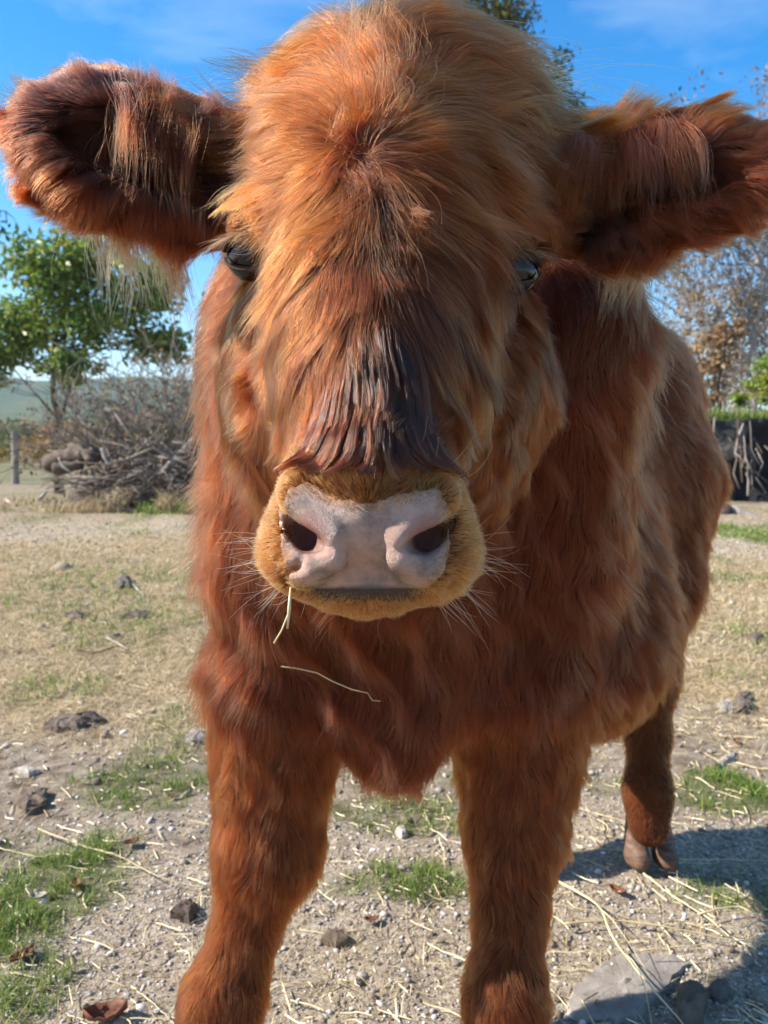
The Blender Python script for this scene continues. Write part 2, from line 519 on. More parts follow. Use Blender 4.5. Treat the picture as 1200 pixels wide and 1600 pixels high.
B.ell(earR_c + np.array([-.008, -.020, -.010]), (.062, .026, .026), earR_R, k=.010, sub=True)
B.ell(earR_c + np.array([-.058, -.024, -.020]), (.040, .026, .032), earR_R, k=.010, sub=True)

V, F = B.net()
# ------------------------------------------------------------------ calf
calf = empty('calf', (0.15, 1.0, 0.0))
tag(calf, 'shaggy red-brown highland calf standing in the yard and facing the camera', 'calf')

def px_of(p):
    """frame position of head points, used as the head's own left/right and up/down measure"""
    c, s = math.cos(PITCH), math.sin(PITCH)
    y, z = p[:, 1], p[:, 2] - CAM_H
    f = y * c - z * s
    u = y * s + z * c
    return 600 + FPX * p[:, 0] / f, 800 - FPX * u / f

def in_poly(x, y, poly):
    r = np.zeros(len(x), bool)
    n = len(poly)
    for i in range(n):
        x0, y0 = poly[i]; x1, y1 = poly[(i + 1) % n]
        c = ((y0 > y) != (y1 > y)) & (x < (x1 - x0) * (y - y0) / (y1 - y0 + 1e-9) + x0)
        r ^= c
    return r
def poly_dist(x, y, poly):
    d = np.full(len(x), 1e9)
    n = len(poly)
    for i in range(n):
        a = np.array(poly[i], float); b = np.array(poly[(i + 1) % n], float); ab = b - a
        h = np.clip(((x - a[0]) * ab[0] + (y - a[1]) * ab[1]) / (ab @ ab), 0, 1)
        d = np.minimum(d, np.hypot(x - a[0] - h * ab[0], y - a[1] - h * ab[1]))
    return np.where(in_poly(x, y, poly), -d, d)
NOSE = [(459, 770), (480, 764), (520, 786), (575, 796), (628, 780), (680, 772), (694, 800), (694, 850), (684, 890), (655, 918), (632, 930), (575, 927),
        (505, 928), (480, 918), (462, 905), (450, 860), (446, 800)]

def skin_mat():
    m, t, out = newmat('nose_skin')
    p = node(t, 'ShaderNodeBsdfPrincipled', Roughness=.24)
    p.inputs['Subsurface Weight'].default_value = .25
    p.inputs['Subsurface Radius'].default_value = (.006, .002, .0012)
    p.inputs['Subsurface Scale'].default_value = 1
    p.inputs['Specular IOR Level'].default_value = .55
    co = node(t, 'ShaderNodeTexCoord')
    n = node(t, 'ShaderNodeTexNoise', Scale=44, Detail=8, Roughness=.68)
    t.links.new(co.outputs['Object'], n.inputs['Vector'])
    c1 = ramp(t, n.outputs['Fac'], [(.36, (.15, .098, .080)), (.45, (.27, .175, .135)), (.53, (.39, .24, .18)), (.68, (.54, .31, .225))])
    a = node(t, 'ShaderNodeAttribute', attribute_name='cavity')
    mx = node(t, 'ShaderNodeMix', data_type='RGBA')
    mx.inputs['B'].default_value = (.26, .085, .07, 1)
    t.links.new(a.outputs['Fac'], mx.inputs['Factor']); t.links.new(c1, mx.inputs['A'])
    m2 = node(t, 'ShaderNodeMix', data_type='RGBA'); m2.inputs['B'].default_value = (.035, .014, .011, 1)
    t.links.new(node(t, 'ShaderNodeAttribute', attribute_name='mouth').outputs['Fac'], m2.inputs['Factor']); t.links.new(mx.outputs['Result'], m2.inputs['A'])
    t.links.new(m2.outputs['Result'], p.inputs['Base Color'])
    vo = node(t, 'ShaderNodeTexVoronoi', Scale=520, feature='DISTANCE_TO_EDGE')
    nn = node(t, 'ShaderNodeTexNoise', Scale=130, Detail=5)
    nb = node(t, 'ShaderNodeTexNoise', Scale=300, Detail=2)
    vm = node(t, 'ShaderNodeVectorMath', operation='MULTIPLY_ADD'); vm.inputs[1].default_value = (.002, .002, .002)
    t.links.new(nb.outputs['Color'], vm.inputs[0]); t.links.new(co.outputs['Object'], vm.inputs[2])
    t.links.new(vm.outputs['Vector'], vo.inputs['Vector']); t.links.new(co.outputs['Object'], nn.inputs['Vector'])
    ad = node(t, 'ShaderNodeMath', operation='MULTIPLY_ADD'); ad.inputs[1].default_value = 1.5
    t.links.new(vo.outputs['Distance'], ad.inputs[0]); t.links.new(nn.outputs['Fac'], ad.inputs[2])
    b = node(t, 'ShaderNodeBump', Strength=.55, Distance=.0012)
    t.links.new(ad.outputs['Value'], b.inputs['Height']); t.links.new(b.outputs['Normal'], p.inputs['Normal'])
    t.links.new(p.outputs['BSDF'], out.inputs['Surface'])
    return m
M['nose'] = skin_mat()
M['hide'] = simple('hide_skin', [(.3, (.060, .018, .008)), (.7, (.12, .040, .015))], 30, .9, spec=.03)

ctr = np.array([0.15, 1.0, 0.0])
body = mesh_np('body', V, F, M['hide'], calf, smooth_=True)

# nose plate: its own skin layer 0.7 mm proud of the body, sinking in at its edge
vx, vy = px_of(V)
nd = poly_dist(vx, vy, NOSE)
_, VN = B.sample(V)
front = (V[:, 1] < .47) & (V[:, 2] > .57) & (V[:, 2] < .74)
sel = front & (nd < 16)
fm = sel[F].all(1)
Vs = V.copy()
fe = F[(front & (nd < 40))[F].all(1)]
for _ in range(3):                                       # relax the grid's facets in the skin
    acc_ = np.zeros_like(V); cn_ = np.zeros(len(V))
    for a_ in range(4):
        for b_ in (1, 3):
            np.add.at(acc_, fe[:, a_], Vs[fe[:, (a_ + b_) % 4]]); np.add.at(cn_, fe[:, a_], 1)
    ok_ = (cn_ > 0) & front & (nd < 30)
    Vs[ok_] = Vs[ok_] * .4 + .6 * acc_[ok_] / cn_[ok_][:, None]
used = np.unique(F[fm]); remap = np.full(len(V), -1); remap[used] = np.arange(len(used))
off = np.where(nd[used] < 9, .0007, -.0012)
off = off + .0006 * (nd[used] < 9)
nv = Vs[used] + VN[used] * off[:, None]
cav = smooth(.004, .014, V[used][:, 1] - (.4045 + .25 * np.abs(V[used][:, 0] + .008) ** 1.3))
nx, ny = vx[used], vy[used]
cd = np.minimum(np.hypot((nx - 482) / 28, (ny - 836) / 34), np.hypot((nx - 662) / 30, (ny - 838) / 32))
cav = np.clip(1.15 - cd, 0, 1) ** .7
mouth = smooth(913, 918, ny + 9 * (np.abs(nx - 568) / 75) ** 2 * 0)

mesh_np('nose_pad', nv, remap[F[fm]], M['nose'], calf, smooth_=True, attrs={'cavity': ('POINT', cav), 'mouth': ('POINT', mouth)})['label'] = 'grey-pink bare nose with two moist nostrils'

# hooves: two claws each
def hoof(c, ang, s=1.0, hz=1.0):
    f = Field(np.arange(-.05, .05, .0022), np.arange(-.06, .06, .0022), np.arange(-.012, .065, .0022))
    for sg in (-1, 1):
        f.cone((sg * .0175 * s, .006, .054), (sg * .0215 * s, -.012, .014), .0140 * s, .0180 * s, k=.006)
        f.ell((sg * .0205 * s, -.022, .012), (.0165 * s, .026, .017), k=.006)
    f.d = np.maximum(f.d, -(f.ax[2][None, None, :]).astype(np.float32) + 0 * f.d)
    v, q = f.net()
    ca, sa = math.cos(ang), math.sin(ang)
    v = np.stack([v[:, 0] * ca - v[:, 1] * sa, v[:, 0] * sa + v[:, 1] * ca, v[:, 2] * hz], 1)
    return mesh_np('hoof', v + np.array([c[0], c[1], .004]), q, M['hoof'], calf, smooth_=True)
hc = ground_at(1015, 1352)
hoof((hc[0], hc[1] + .014), 0.04, 1.12, 1.3)
hoof((.17, 1.20), 0.1, 1.1, 1.4)
hoof((fl[-1][0] - .004, fl[-1][1] - .014), -.25, 1.1)
hoof((fr[-1][0], fr[-1][1] - .012), .0, 1.1)

# eyes
def eye_mat():
    m, t, out = newmat('eye_wet')
    p = node(t, 'ShaderNodeBsdfPrincipled', Roughness=.09)
    p.inputs['Base Color'].default_value = (.006, .004, .004, 1)
    p.inputs['Specular IOR Level'].default_value = .35
    p.inputs['Coat Weight'].default_value = .15
    p.inputs['Coat Roughness'].default_value = .02
    t.links.new(p.outputs['BSDF'], out.inputs['Surface'])
    return m
M['eye'] = eye_mat()
def ball(c, r, mat, name, parent, seg=32, rings=20, sc=(1, 1, 1)):
    V_, F_ = [], []
    for i in range(rings + 1):
        th = PI * i / rings
        for j in range(seg):
            ph = 2 * PI * j / seg
            V_.append((r * sc[0] * math.sin(th) * math.cos(ph), r * sc[1] * math.sin(th) * math.sin(ph), r * sc[2] * math.cos(th)))
    for i in range(rings):
        for j in range(seg):
            F_.append((i * seg + j, (i + 1) * seg + j, (i + 1) * seg + (j + 1) % seg, i * seg + (j + 1) % seg))
    return mesh_np(name, np.array(V_) + np.array(c), F_, mat, parent, smooth_=True)
lid_m = simple('eyelid_skin', [(.3, (.018, .009, .007)), (.7, (.05, .024, .016))], 60, .75, bump=.3, bscale=300, dist=.001)
for e, sg in zip(EYES, (-1, 1)):
    eb = ball(e + np.array([0, .002, 0]), .0165, M['eye'], 'eye', calf)
    mb = MB()
    for up, a0, a1 in ((1, .15, PI - .15), (-1, .15, PI - .15)):
        pts = []
        for q in np.linspace(a0, a1, 14):
            pts.append(e + np.array([math.cos(q) * .0165, -.0125 - .0035 * math.sin(q) + .006 * abs(math.cos(q)) ** 2, up * math.sin(q) * .0125]))
        mb.tube(pts, (.0016 if up > 0 else .0010) * np.ones(14), 7)
    mb.build('eyelid', lid_m, calf)

# ------------------------------------------------------------------ fur
def hair_mat(name, rough=.42, rrough=.35, tip=(.6, .25, .07), tipmix=.25, coat=0.0, rnd=.25, ior=1.34):
    m, t, out = newmat(name)
    h = node(t, 'ShaderNodeBsdfHairPrincipled')
    h.model = 'CHIANG'
    h.parametrization = 'COLOR'
    h.inputs['Roughness'].default_value = rough
    h.inputs['Radial Roughness'].default_value = rrough
    h.inputs['Coat'].default_value = coat
    h.inputs['Random Roughness'].default_value = .15
    h.inputs['IOR'].default_value = ior
    a = node(t, 'ShaderNodeAttribute', attribute_name='tint')
    hi = node(t, 'ShaderNodeHairInfo')
    mr = node(t, 'ShaderNodeMapRange'); mr.inputs['From Min'].default_value = .5 if name == 'fringe_hair' else .35; mr.inputs['To Max'].default_value = tipmix
    t.links.new(hi.outputs['Intercept'], mr.inputs['Value'])
    ml = node(t, 'ShaderNodeMix', data_type='RGBA', blend_type='MIX'); ml.inputs['B'].default_value = (*tip, 1)
    t.links.new(mr.outputs['Result'], ml.inputs['Factor']); t.links.new(a.outputs['Vector'], ml.inputs['A'])
    t.links.new(ml.outputs['Result'], h.inputs['Color'])
    t.links.new(h.outputs['BSDF'], out.inputs['Surface'])
    return m
M['fur'] = hair_mat('fur', tip=(.26, .060, .012), tipmix=.20)
M['fur_long'] = hair_mat('forelock_hair', tip=(.24, .075, .015), tipmix=.22, rough=.30, ior=1.33)
M['fur_muzzle'] = hair_mat('muzzle_hair', tip=(.48, .22, .07), tipmix=.45)
M['wet'] = hair_mat('wet_hair', rough=.17, rrough=.28, tip=(.08, .03, .02), tipmix=.15, coat=.0, ior=1.36)
M['fringe'] = hair_mat('fringe_hair', tip=(.24, .10, .026), tipmix=.75)
M['pale_hair'] = hair_mat('pale_hair', tip=(.80, .55, .25), tipmix=.3)

def curves(name, P, R, tint, mat, parent=calf):
    """P (N,K,3) strand points, R (N,K) radii, tint (N,3)"""
    N, K, _ = P.shape
    hc_ = bpy.data.hair_curves.new(name)
    hc_.add_curves([K] * N)
    hc_.attributes['position'].data.foreach_set('vector', P.astype(np.float32).ravel())
    ra = hc_.attributes.get('radius') or hc_.attributes.new('radius', 'FLOAT', 'POINT')
    ra.data.foreach_set('value', R.astype(np.float32).ravel())
    ta = hc_.attributes.new('tint', 'FLOAT_VECTOR', 'CURVE')
    ta.data.foreach_set('vector', tint.astype(np.float32).ravel())
    hc_.materials.append(mat)
    return link(name, hc_, parent)

# sines for coherent waviness
_wd = rng.normal(size=(10, 3)); _wd /= np.linalg.norm(_wd, axis=1)[:, None]
_wa = rng.normal(size=(10, 3)); _wp = rng.uniform(0, 6.28, 10); _wf = rng.uniform(.6, 1.6, 10)
def wave(p, wl):
    r = np.zeros_like(p)
    for d, a, ph, f in zip(_wd, _wa, _wp, _wf):
        r += np.sin((p @ d) * (6.283 * f / wl) + ph)[:, None] * a
    return r / 4.0

tri = np.vstack([F[:, [0, 1, 2]], F[:, [0, 2, 3]]])
ta_, tb_, tc_ = V[tri[:, 0]], V[tri[:, 1]], V[tri[:, 2]]
tar = .5 * np.linalg.norm(np.cross(tb_ - ta_, tc_ - ta_), axis=1)
tcen = (ta_ + tb_ + tc_) / 3
_, tn = B.sample(tcen)
def seg_d(p, a, b):
    ab = np.asarray(b) - np.asarray(a)
    h = np.clip(((p - a) @ ab) / (ab @ ab), 0, 1)
    return np.linalg.norm(p - a - h[:, None] * ab, axis=1)
def regions(p):
    x, y = px_of(p)
    r = {}
    def near_ear(c, R):
        q = (p - c) @ R.T
        return (np.abs(q[:, 0]) < .15) & (q[:, 2] < .10) & (q[:, 2] > -.068) & (np.abs(q[:, 1]) < .06)
    earL = near_ear(earL_c, earL_R) & (x < 338)
    earR = near_ear(earR_c, earR_R) & (x > 900)
    muz = (p[:, 1] < .485) & (p[:, 2] < .705) & (p[:, 2] > .55)
    head = (p[:, 1] < .665) & (p[:, 2] > .60) & ~earL & ~earR & ~muz
    head |= (p[:, 1] < .74) & (p[:, 2] > .90) & ~earL & ~earR
    legf = (p[:, 2] < .42) & (p[:, 1] < 1.0) & ~(np.abs(p[:, 0] - .005) < .05)
    hind = (p[:, 2] < .42) & (p[:, 1] >= 1.0)
    r['earL'], r['earR'], r['muz'], r['head'] = earL, earR, muz, head
    r['legf'] = legf & ~muz & (p[:, 2] > .05); r['hind'] = hind & (p[:, 2] > .070)
    r['body'] = ~(earL | earR | muz | head | legf | hind)
    return r
facing = -(tn * (tcen - np.array([0, 0, CAM_H]))).sum(1) / np.linalg.norm(tcen - np.array([0, 0, CAM_H]), axis=1)
vis_w = np.where(facing > -.35, 1.0, .30)
tx, ty = px_of(tcen)
tnd = np.where((tcen[:, 1] < .47), poly_dist(tx, ty, NOSE), 999)
eye_d = np.minimum(np.linalg.norm(tcen - EYES[0], axis=1), np.linalg.norm(tcen - EYES[1], axis=1))
TREG = regions(tcen)

def sample_roots(mask, n):
    w_ = tar * mask * vis_w
    c = np.cumsum(w_); c /= c[-1]
    i = np.searchsorted(c, rng.random(n))
    i = np.clip(i, 0, len(tri) - 1)
    a, b = rng.random((2, n)); f_ = a + b > 1; a[f_], b[f_] = 1 - a[f_], 1 - b[f_]
    p = ta_[i] + (tb_[i] - ta_[i]) * a[:, None] + (tc_[i] - ta_[i]) * b[:, None]
    return p, i

def unit(v): return v / (np.linalg.norm(v, axis=-1, keepdims=True) + 1e-9)

NEAR = None
def ctint(t, v=.28):
    """locks differ in colour, strand by strand they share it"""
    m_ = np.exp(rng.normal(size=(int(NEAR.max()) + 1, 1)) * v)[NEAR] * (1 + rng.normal(size=(int(NEAR.max()) + 1, 3)) * .07)[NEAR]
    return np.clip(t * m_, .003, .9)
def grow(p0, flow, Ln, K=7, lift=.5, grav=.25, curl=.25, wl=.035, hug=.2, stiff=.6, clumps=0, cstr=.6, cpow=1.3, jit=.12, settle=0.0):
    n = len(p0)
    d, g = B.sample(p0)
    p = p0.copy()
    f = flow(p); f = f - g * (f * g).sum(1)[:, None]; f = unit(f)
    lf = np.broadcast_to(lift, n)[:, None] * rng.uniform(.75, 1.25, (n, 1))
    dr = unit(g * lf + f + rng.normal(size=(n, 3)) * jit)
    P = [p.copy()]
    st = (Ln / (K - 1))[:, None]
    gv = np.zeros((n, 3)); gv[:, 2] = -1
    gr = np.broadcast_to(grav, n)[:, None]
    cu = np.broadcast_to(curl, n)[:, None]
    for k in range(1, K):
        d, g = B.sample(p)
        f = flow(p); f = unit(f - g * (f * g).sum(1)[:, None])
        wv = wave(p0 * .6 + p * .4, wl)
        dr = unit(dr * stiff + f * (1 - stiff) + gv * gr * (k / K) + wv * cu * .35 + g * lf * .06 - g * settle * k / K)
        p = p + dr * st
        d, g = B.sample(p)
        need = hug * Ln * min(1, k / (K - 1) * 1.5) * .35 + .0012
        p = p + g * np.clip(need - d, 0, None)[:, None]
        P.append(p.copy())
    P = np.stack(P, 1)
    if clumps:
        gi = rng.choice(n, min(clumps, n), replace=False)
        kd = kdtree.KDTree(len(gi))
        for a, b in enumerate(gi): kd.insert(p0[b], a)
        kd.balance()
        near = np.array([kd.find(q)[1] for q in p0.tolist()])
        global NEAR; NEAR = near
        G = P[gi][near]
        wgt = (np.linspace(0, 1, K) ** cpow)[None, :, None] * (np.reshape(np.broadcast_to(cstr, n), (n, 1, 1)) * rng.uniform(.5, 1.15, (n, 1, 1))).clip(0, .97)
        tgt = G + (P[:, :1] - G[:, :1]) * .25
        # keep each strand's own length scale while it leans to its lock
        P = P * (1 - wgt) + tgt * wgt
    return P

def radii(P, r0, taper=.25):
    N, K, _ = P.shape
    t = np.linspace(0, 1, K)
    return np.broadcast_to(r0, N)[:, None] * (1 - (1 - taper) * t ** 1.6)[None, :] * rng.uniform(.75, 1.25, (N, 1))

def tints(n, base, var=.16, hue=.06):
    base = np.broadcast_to(np.asarray(base, float), (n, 3))
    v = np.exp(rng.normal(size=(n, 1)) * var)
    h = 1 + rng.normal(size=(n, 3)) * hue
    return np.clip(base * v * h, .004, .95)

W0 = at(580, 262, .53)                                   # the whorl on the forehead
def f_head(p):
    x, y = px_of(p)
    wq = wave(p, .055)
    dx, dz = p[:, 0] - W0[0] + .017 * wq[:, 0], p[:, 2] - W0[2] + .017 * wq[:, 2]
    r = np.hypot(dx, dz) + 1e-6
    vx_, vz_ = dx / r, dz / r
    # below the whorl it runs straight down the nose, fanning a little; at the sides it droops
    dn = smooth(.01, .10, -dz) * (1 - .35 * smooth(.03, .08, np.abs(dx)) * smooth(.14, .06, -dz))
    vx_ = vx_ * (1 - .30 * dn) + .10 * dn * np.sign(dx); vz_ = vz_ - .45 * dn
    side = smooth(.06, .12, np.abs(dx)) * smooth(.01, .08, -dz)
    vz_ -= .45 * side
    top = smooth(.06, .12, dz)
    vx_ += top * 1.5 * np.tanh((dx + .012) / .02)
    vz_ -= top * .35
    lr = smooth(.010, .045, np.abs(dx)) * smooth(-.11, -.03, dz)
    vx_ += lr * 1.1 * np.sign(dx); vz_ -= lr * .04
    swirl = .28 * np.exp(-(r / .06) ** 2)
    v = np.stack([vx_ - swirl * dz / r, .25 * np.abs(dx) / .1 + .5 * top, vz_ + swirl * dx / r], 1)
    low = smooth(690, 740, y) * 0
    return unit(v) + wave(p, .10) * .30 + wave(p + 3.3, .035) * .10
NC = at(575, 850, .43)
def f_muz(p):
    v = p - NC; v[:, 1] *= .3
    v = unit(v); v[:, 1] += .75; v[:, 2] -= .12
    return v + wave(p, .03) * .1
def f_down(p):
    o = np.zeros_like(p); o[:, 2] = -1
    o[:, 0] = np.sign(p[:, 0]) * .10
    return o + wave(p, .10) * .22
def f_body(p):
    back = smooth(.95, 1.15, p[:, 1])
    o = np.zeros_like(p)
    o[:, 2] = -1 + .1 * back
    o[:, 0] = .18 + .25 * back
    o[:, 1] = .20 + .55 * back
    topb = smooth(.82, .92, p[:, 2])[:, None]
    along = np.array([.45, .85, -.15])
    return o * (1 - topb) + along * topb + wave(p, .16) * .30
def f_earL(p):
    v = np.zeros_like(p)
    q = (p - earL_c) @ earL_R[0]
    v[:, 0] = -.75; v[:, 2] = .25
    lo = smooth(.01, -.03, p[:, 2] - earL_c[2])
    v[:, 2] -= .8 * lo; v[:, 0] += .10 * lo
    v[:, 1] -= .1
    up = smooth(.0, .03, p[:, 2] - earL_c[2]) * smooth(-.02, .05, q)
    v[:, 2] += .55 * up
    q_ = (p - earL_c) @ earL_R.T
    rad_ = unit((q_[:, :1] / .09) * earL_R[0] + (q_[:, 2:] / .05) * earL_R[2])
    return unit(v) * .45 + rad_ * .75 + wave(p, .05) * .2
def f_earR(p):
    v = np.zeros_like(p)
    v[:, 0] = .95; v[:, 2] = .12
    lo = smooth(.02, -.03, p[:, 2] - earR_c[2])
    v[:, 2] -= .55 * lo
    v[:, 2] += .25 * smooth(.01, .04, p[:, 2] - earR_c[2])
    q_ = (p - earR_c) @ earR_R.T
    rad_ = unit((q_[:, :1] / .09) * earR_R[0] + (q_[:, 2:] / .05) * earR_R[2])
    return unit(v) * .55 + rad_ * .6 + wave(p, .045) * .36

ORANGE = np.array([.100, .0200, .0040])
GOLD = np.array([.150, .0345, .0060])
RED = np.array([.074, .0150, .0042])
DARK = np.array([.030, .0085, .0042])

# -- forelock and face
m = TREG['head'] & (eye_d > .021)
p0, ti = sample_roots(m * 1.0, 140000)
x, y = px_of(p0)
Ln = np.full(len(p0), .046)
Ln = np.where(y < 420, .060, Ln)
Ln *= 1 - .45 * smooth(560, 700, y)
Ln *= 1 - .35 * smooth(.17, .12, 0 * x + np.abs(p0[:, 0])) * 0
side = np.abs(x - 600) > 235
sd_ = smooth(170, 235, np.abs(x - 600)) * smooth(300, 420, y)
Ln = Ln * (1 - sd_) + .019 * sd_
Ln *= 1 - .45 * np.exp(-((x - 585) / 90) ** 2) * smooth(470, 560, y)
Ln *= 1 - .25 * smooth(150, 40, y)
Ln = np.where((np.abs(x - 590) < 110) & (y > 640), np.maximum(Ln, .018), Ln)
ed = np.minimum(np.linalg.norm(p0 - EYES[0], axis=1), np.linalg.norm(p0 - EYES[1], axis=1))
ein = (np.abs(x - 600) < 205)
Ln *= 1 - .68 * smooth(430, 385, x) * smooth(325, 350, x) * smooth(215, 270, y) * smooth(470, 400, y)
ck = smooth(120, 190, np.abs(x - 600)) * smooth(440, 520, y)
Ln = Ln * (1 - ck) + .027 * ck * rng.uniform(.6, 1.3, len(p0))
Ln *= .20 + .80 * smooth(.022, np.where(ein, .070, .05), ed)
Ln *= rng.uniform(.55, 1.15, len(Ln))
P = grow(p0, f_head, Ln, K=8, lift=.30 + .60 * ck, grav=.08, curl=.60 + .5 * ck, wl=.05, hug=.42, stiff=.55, clumps=3600, cstr=.60 - .28 * ck, jit=.17)
wd = np.hypot((x - 590) / 120, (y - 280) / 60)
tn_ = tints(len(p0), ORANGE * np.array([.78, .80, .75]), .18)
gold = np.clip(smooth(420, 60, y) * .75 + .35 * (vnoise(x / 45, y / 90, 5) > .5) + .35 * smooth(480, 360, x), 0, 1)[:, None]
tn_ = tn_ * (1 - gold) + tints(len(p0), GOLD * np.array([.86, 1.02, .75]), .18) * gold
cen = np.clip(np.exp(-((x - 585) / 70) ** 2) * smooth(280, 440, y) * .75 + .6 * np.exp(-((x - 590) / 45) ** 2 - ((y - 290) / 60) ** 2) + .35 * (vnoise(x / 30, y / 60, 8) > .68), 0, .9)[:, None]
tn_ = tn_ * (1 - cen) + tints(len(p0), DARK * 1.5, .2) * cen
tn_ = tn_ * (1 - .6 * ck[:, None]) + tints(len(p0), RED * 1.15, .2) * .6 * ck[:, None]
curves('forelock_fur', P, radii(P, .00017), ctint(tn_, .42), M['fur_long'])

# -- the messy tuft standing in the whorl and down the middle of the brow
p0, ti = sample_roots((TREG['head'] & (np.abs(tx - 592) < 55) & (ty > 215) & (ty < 430) & (tcen[:, 1] < .62)) * 1.0, 5200)
Ln = rng.uniform(.012, .036, len(p0))
P = grow(p0, lambda p: f_head(p) * .7 + wave(p, .022) * .5, Ln, K=8, lift=.6, grav=.3, curl=.9, wl=.03, hug=.5, stiff=.6, clumps=300, cstr=.8, jit=.35)
curves('forelock_tuft', P, radii(P, .00016), ctint(tints(len(p0), ORANGE * .75, .3), .45), M['fur_long'])

# -- long loose locks over the poll and the brow, wind-blown to the right
m = TREG['head'] & (ty < 330) & (tn[:, 1] < .5) & (np.abs(tx - 600) < np.where(ty < 190, 250, 165))
p0, ti = sample_roots(m * 1.0, 6000)
x, y = px_of(p0)
Ln = rng.uniform(.045, .085, len(p0))
P = grow(p0, f_head, Ln, K=9, lift=.34, grav=.10, curl=.8, wl=.06, hug=.6, stiff=.62, clumps=700, cstr=.82, jit=.16)
tn_ = tints(len(p0), GOLD * np.array([1.05, 1.1, 1.4]), .30)
curves('forelock_lock', P, radii(P, .00017), ctint(tn_, .25), M['fur_long'])

# -- muzzle down
m = TREG['muz'] & (tnd > -13)
p0, ti = sample_roots(m * 1.0, 44000)
nd0 = poly_dist(*px_of(p0), NOSE)
kp = rng.random(len(p0)) < smooth(-12, 5, nd0 + rng.normal(size=len(p0)) * 3)
p0, nd0 = p0[kp], nd0[kp]
Ln = (.0032 + .0085 * smooth(0, 50, nd0)) * rng.uniform(.5, 1.3, len(p0)) * (1 + .7 * smooth(60, 110, nd0))
P = grow(p0, f_muz, Ln, K=5, lift=.75, grav=.05, curl=.6, wl=.022, hug=.5, clumps=2600, cstr=.35, jit=.32)
mk = smooth(25, 75, nd0 + rng.normal(size=len(p0)) * 8)[:, None] * smooth(830, 740, px_of(p0)[1])[:, None]
curves('muzzle_fur', P, radii(P, .00012), ctint(tints(len(p0), GOLD * np.array([1.55, 1.95, 2.2]), .25) * (1 - mk) + tints(len(p0), ORANGE * 1.25, .25) * mk, .18), M['fur_muzzle'])

# -- wet dark strands hanging over the nose
wzone = TREG['head'] & (tcen[:, 1] < .60) & (ty > 440) & (ty < 708) & (np.abs(tx - 588) < 26 + .36 * (ty - 440))
wzone |= TREG['muz'] & (ty < 712) & (np.abs(tx - 588) < 118)
p0, ti = sample_roots(wzone * 1.0, 8200)
x, y = px_of(p0)
def f_wet(p):
    xx, yy = px_of(p)
    sx_ = (xx - 586) / 100
    out = .22 * sx_ + (.9 * np.tanh(sx_ * 3) + .5 * sx_) * smooth(672, 716, yy)
    v = np.stack([out, -.25 + 0 * out, -1 + .55 * smooth(690, 722, yy)], 1)
    return v + wave(p, .03) * .10
Ln = np.clip((735 - y) * .00046, .010, .066) * rng.uniform(.75, 1.1, len(y))
P = grow(p0, f_wet, Ln, K=12, lift=.24, grav=.05, curl=.30, wl=.03, hug=.30, stiff=.5, clumps=430, cstr=1.12, cpow=.45, jit=.11)
t3 = tints(len(p0), DARK * np.array([1.5, 1.45, .9]), .15)
lockc = rng.random(int(NEAR.max()) + 1)[NEAR][:, None]
t3 = np.where(lockc < .5, tints(len(p0), np.array([.085, .022, .006]), .15), t3)
curves('wet_nose_hair', P, radii(P, .00021, .5), ctint(t3, .45), M['wet'])

# -- ears
for key, ff, c0, R0, nm in (('earL', f_earL, earL_c, earL_R, 28000), ('earR', f_earR, earR_c, earR_R, 28000)):
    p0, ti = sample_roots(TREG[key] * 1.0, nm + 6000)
    loc = (p0 - c0) @ R0.T
    rr = np.hypot(loc[:, 0] / .086, loc[:, 2] / .046)
    Ln = np.where(rr < .62, .020, .034) * rng.uniform(.6, 1.2, len(p0))
    if key == 'earR': Ln *= 1.25
    P = grow(p0, ff, Ln, K=7, lift=.75, grav=.12, curl=.45 if key == 'earL' else .8, wl=.04, hug=.5, stiff=.6, clumps=1800 if key == 'earL' else 800, cstr=.35 if key == 'earL' else .65, jit=.30)
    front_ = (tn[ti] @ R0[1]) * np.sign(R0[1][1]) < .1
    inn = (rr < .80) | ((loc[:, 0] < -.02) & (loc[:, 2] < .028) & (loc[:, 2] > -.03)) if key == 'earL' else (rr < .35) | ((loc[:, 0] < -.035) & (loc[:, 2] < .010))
    inner_shade = (inn & front_)[:, None]  # dark hair of the hollow, the ear's own shadow painted into its tint
    tn_ = np.where(inner_shade, tints(len(p0), DARK * .45, .2), tints(len(p0), np.where((loc[:, 2] > .012)[:, None], GOLD, ORANGE * np.array([.95, .85, .9])), .22))  # gold on the upper half paints the sunlit edge into the tint
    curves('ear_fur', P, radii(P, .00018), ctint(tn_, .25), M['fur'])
    # fringe hanging from the lower edge
    lowm = TREG[key] & (((tcen - c0) @ R0[2]) < -.020) & (tn[:, 2] < .0) & (tcen[:, 2] > c0[2] - .075) & (tcen[:, 1] < c0[1] + .03)
    if key == 'earL': lowm = lowm & (tx > 130) & (tx < 325)
    else: lowm = lowm & (tx < 1090) & (tx > 930)
    p0, ti = sample_roots(lowm * 1.0, 1000)
    Ln = (.018 + .085 * rng.random(len(p0)) ** 1.6) * (1 if key == 'earL' else .8)
    P = grow(p0, f_down, Ln, K=10, lift=.35, grav=.8, curl=.7, wl=.05, hug=.2, stiff=.7, clumps=130, cstr=.88, jit=.16)
    curves('ear_fringe', P, radii(P, .00015, .2), tints(len(p0), ORANGE, .3), M['fringe'])
